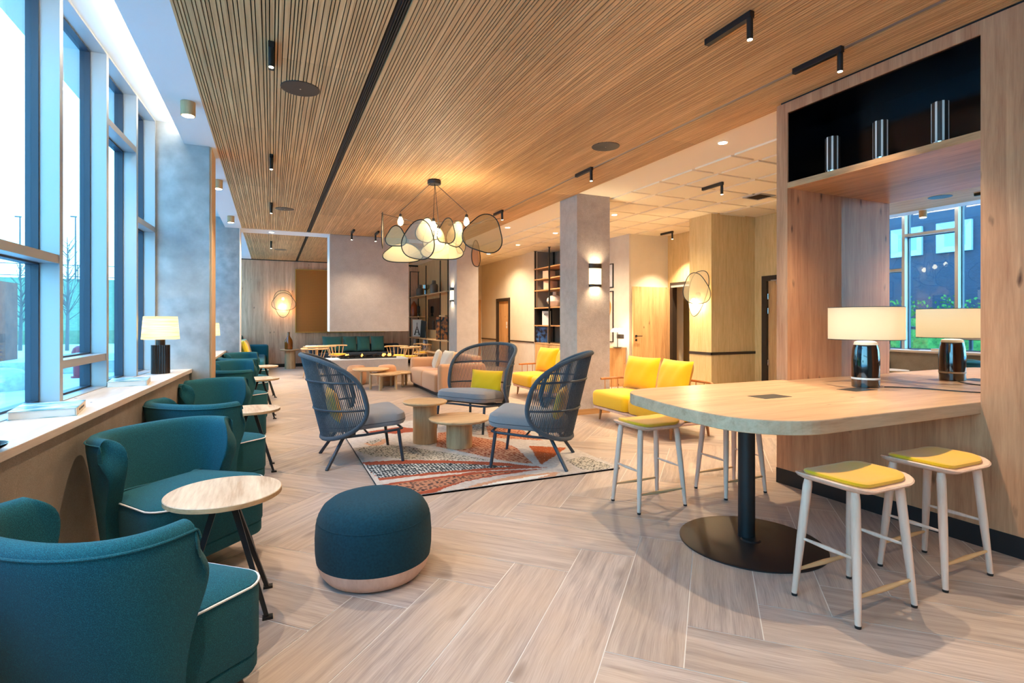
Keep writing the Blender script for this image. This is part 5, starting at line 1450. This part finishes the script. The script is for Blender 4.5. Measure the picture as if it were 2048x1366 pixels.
for k in range(5000):
    c = Vector((-12.2+rr.uniform(-.7,.7), rr.uniform(6,17), GZ+rr.uniform(.1,2.1)+.3*math.sin(k))); a = Vector((rr.uniform(-1,1),rr.uniform(-1,1),rr.uniform(-1,1))).normalized()*.06; b = a.orthogonal().normalized()*.04
    m.add([c-a,c-b,c+a,c+b], [(0,1,2,3)])
m.box(-12.7,-11.7,6,17,GZ,GZ+1.6); tag(m.build('hedge', mottled('hedge_leaves', rgb(44,84,34), rgb(104,142,60), 8, .8, .2)), 'green hedge in front of the brick building, seen in the mirror', 'hedge')
for k in range(4):
    y = 6.6+1.3*k; m = MB()
    m.tube([(-5.2,y,GZ),(-5.2,y,1.0),(-5.17,y+.1,1.12),(-5.1,y+.25,1.18),(-4.6,y+1.0,1.22),(-4.6,y+1.1,1.1),(-4.6,y+1.12,GZ)], .04, 10)
    tag(m.build('bike_hoop', M_black), ['first','second','third','fourth'][k]+' black steel hoop along the path, seen in the mirror', 'bike hoop', 'black steel hoops outside')
# canopy slab above the windows outside
m = MB(); m.box(-1.95,-1.43,-4,18,4.15,4.5); struct('trim_12', m, M_concrete)

# ------------------------------------------------------------------ world and daylight
w = bpy.data.worlds.new('sky'); SC.world = w; w.use_nodes = True
nt = w.node_tree; bg = nt.nodes['Background']
tc = nt.nodes.new('ShaderNodeTexCoord'); sp_ = nt.nodes.new('ShaderNodeSeparateXYZ'); nt.links.new(tc.outputs['Generated'], sp_.inputs[0])
rp = nt.nodes.new('ShaderNodeValToRGB'); rp.color_ramp.elements[0].color = (.32,.77,1,1); rp.color_ramp.elements[0].position = 0.0
rp.color_ramp.elements[1].color = (.10,.48,1,1); rp.color_ramp.elements[1].position = .75
nt.links.new(sp_.outputs[2], rp.inputs[0]); nt.links.new(rp.outputs[0], bg.inputs[0]); bg.inputs[1].default_value = 6.0
# sky portals in the window openings
def portal(y0, y1, x):
    l = bpy.data.lights.new('sky_portal', 'AREA'); l.shape = 'RECTANGLE'; l.size = y1-y0; l.size_y = 2.5; l.cycles.is_portal = True
    o = bpy.data.objects.new('sky_portal', l); COL.objects.link(o); o.location = (x,(y0+y1)/2,2.13); o.rotation_euler = (0,-PI/2,0)
portal(-3,6.4,-1.5); portal(6.9,11.7,-1.45); portal(12.3,17.2,-1.45)

SC.view_settings.view_transform = 'Standard'; SC.view_settings.look = 'None'; SC.view_settings.gamma = 1
SC.view_settings.exposure = 0.8
SC.cycles.use_denoising = True
SC.cycles.max_bounces = 7; SC.cycles.diffuse_bounces = 4; SC.cycles.glossy_bounces = 4; SC.cycles.transparent_max_bounces = 16; SC.cycles.transmission_bounces = 4
SC.cycles.caustics_reflective = False; SC.cycles.caustics_refractive = False
SC.cycles.sample_clamp_indirect = 6
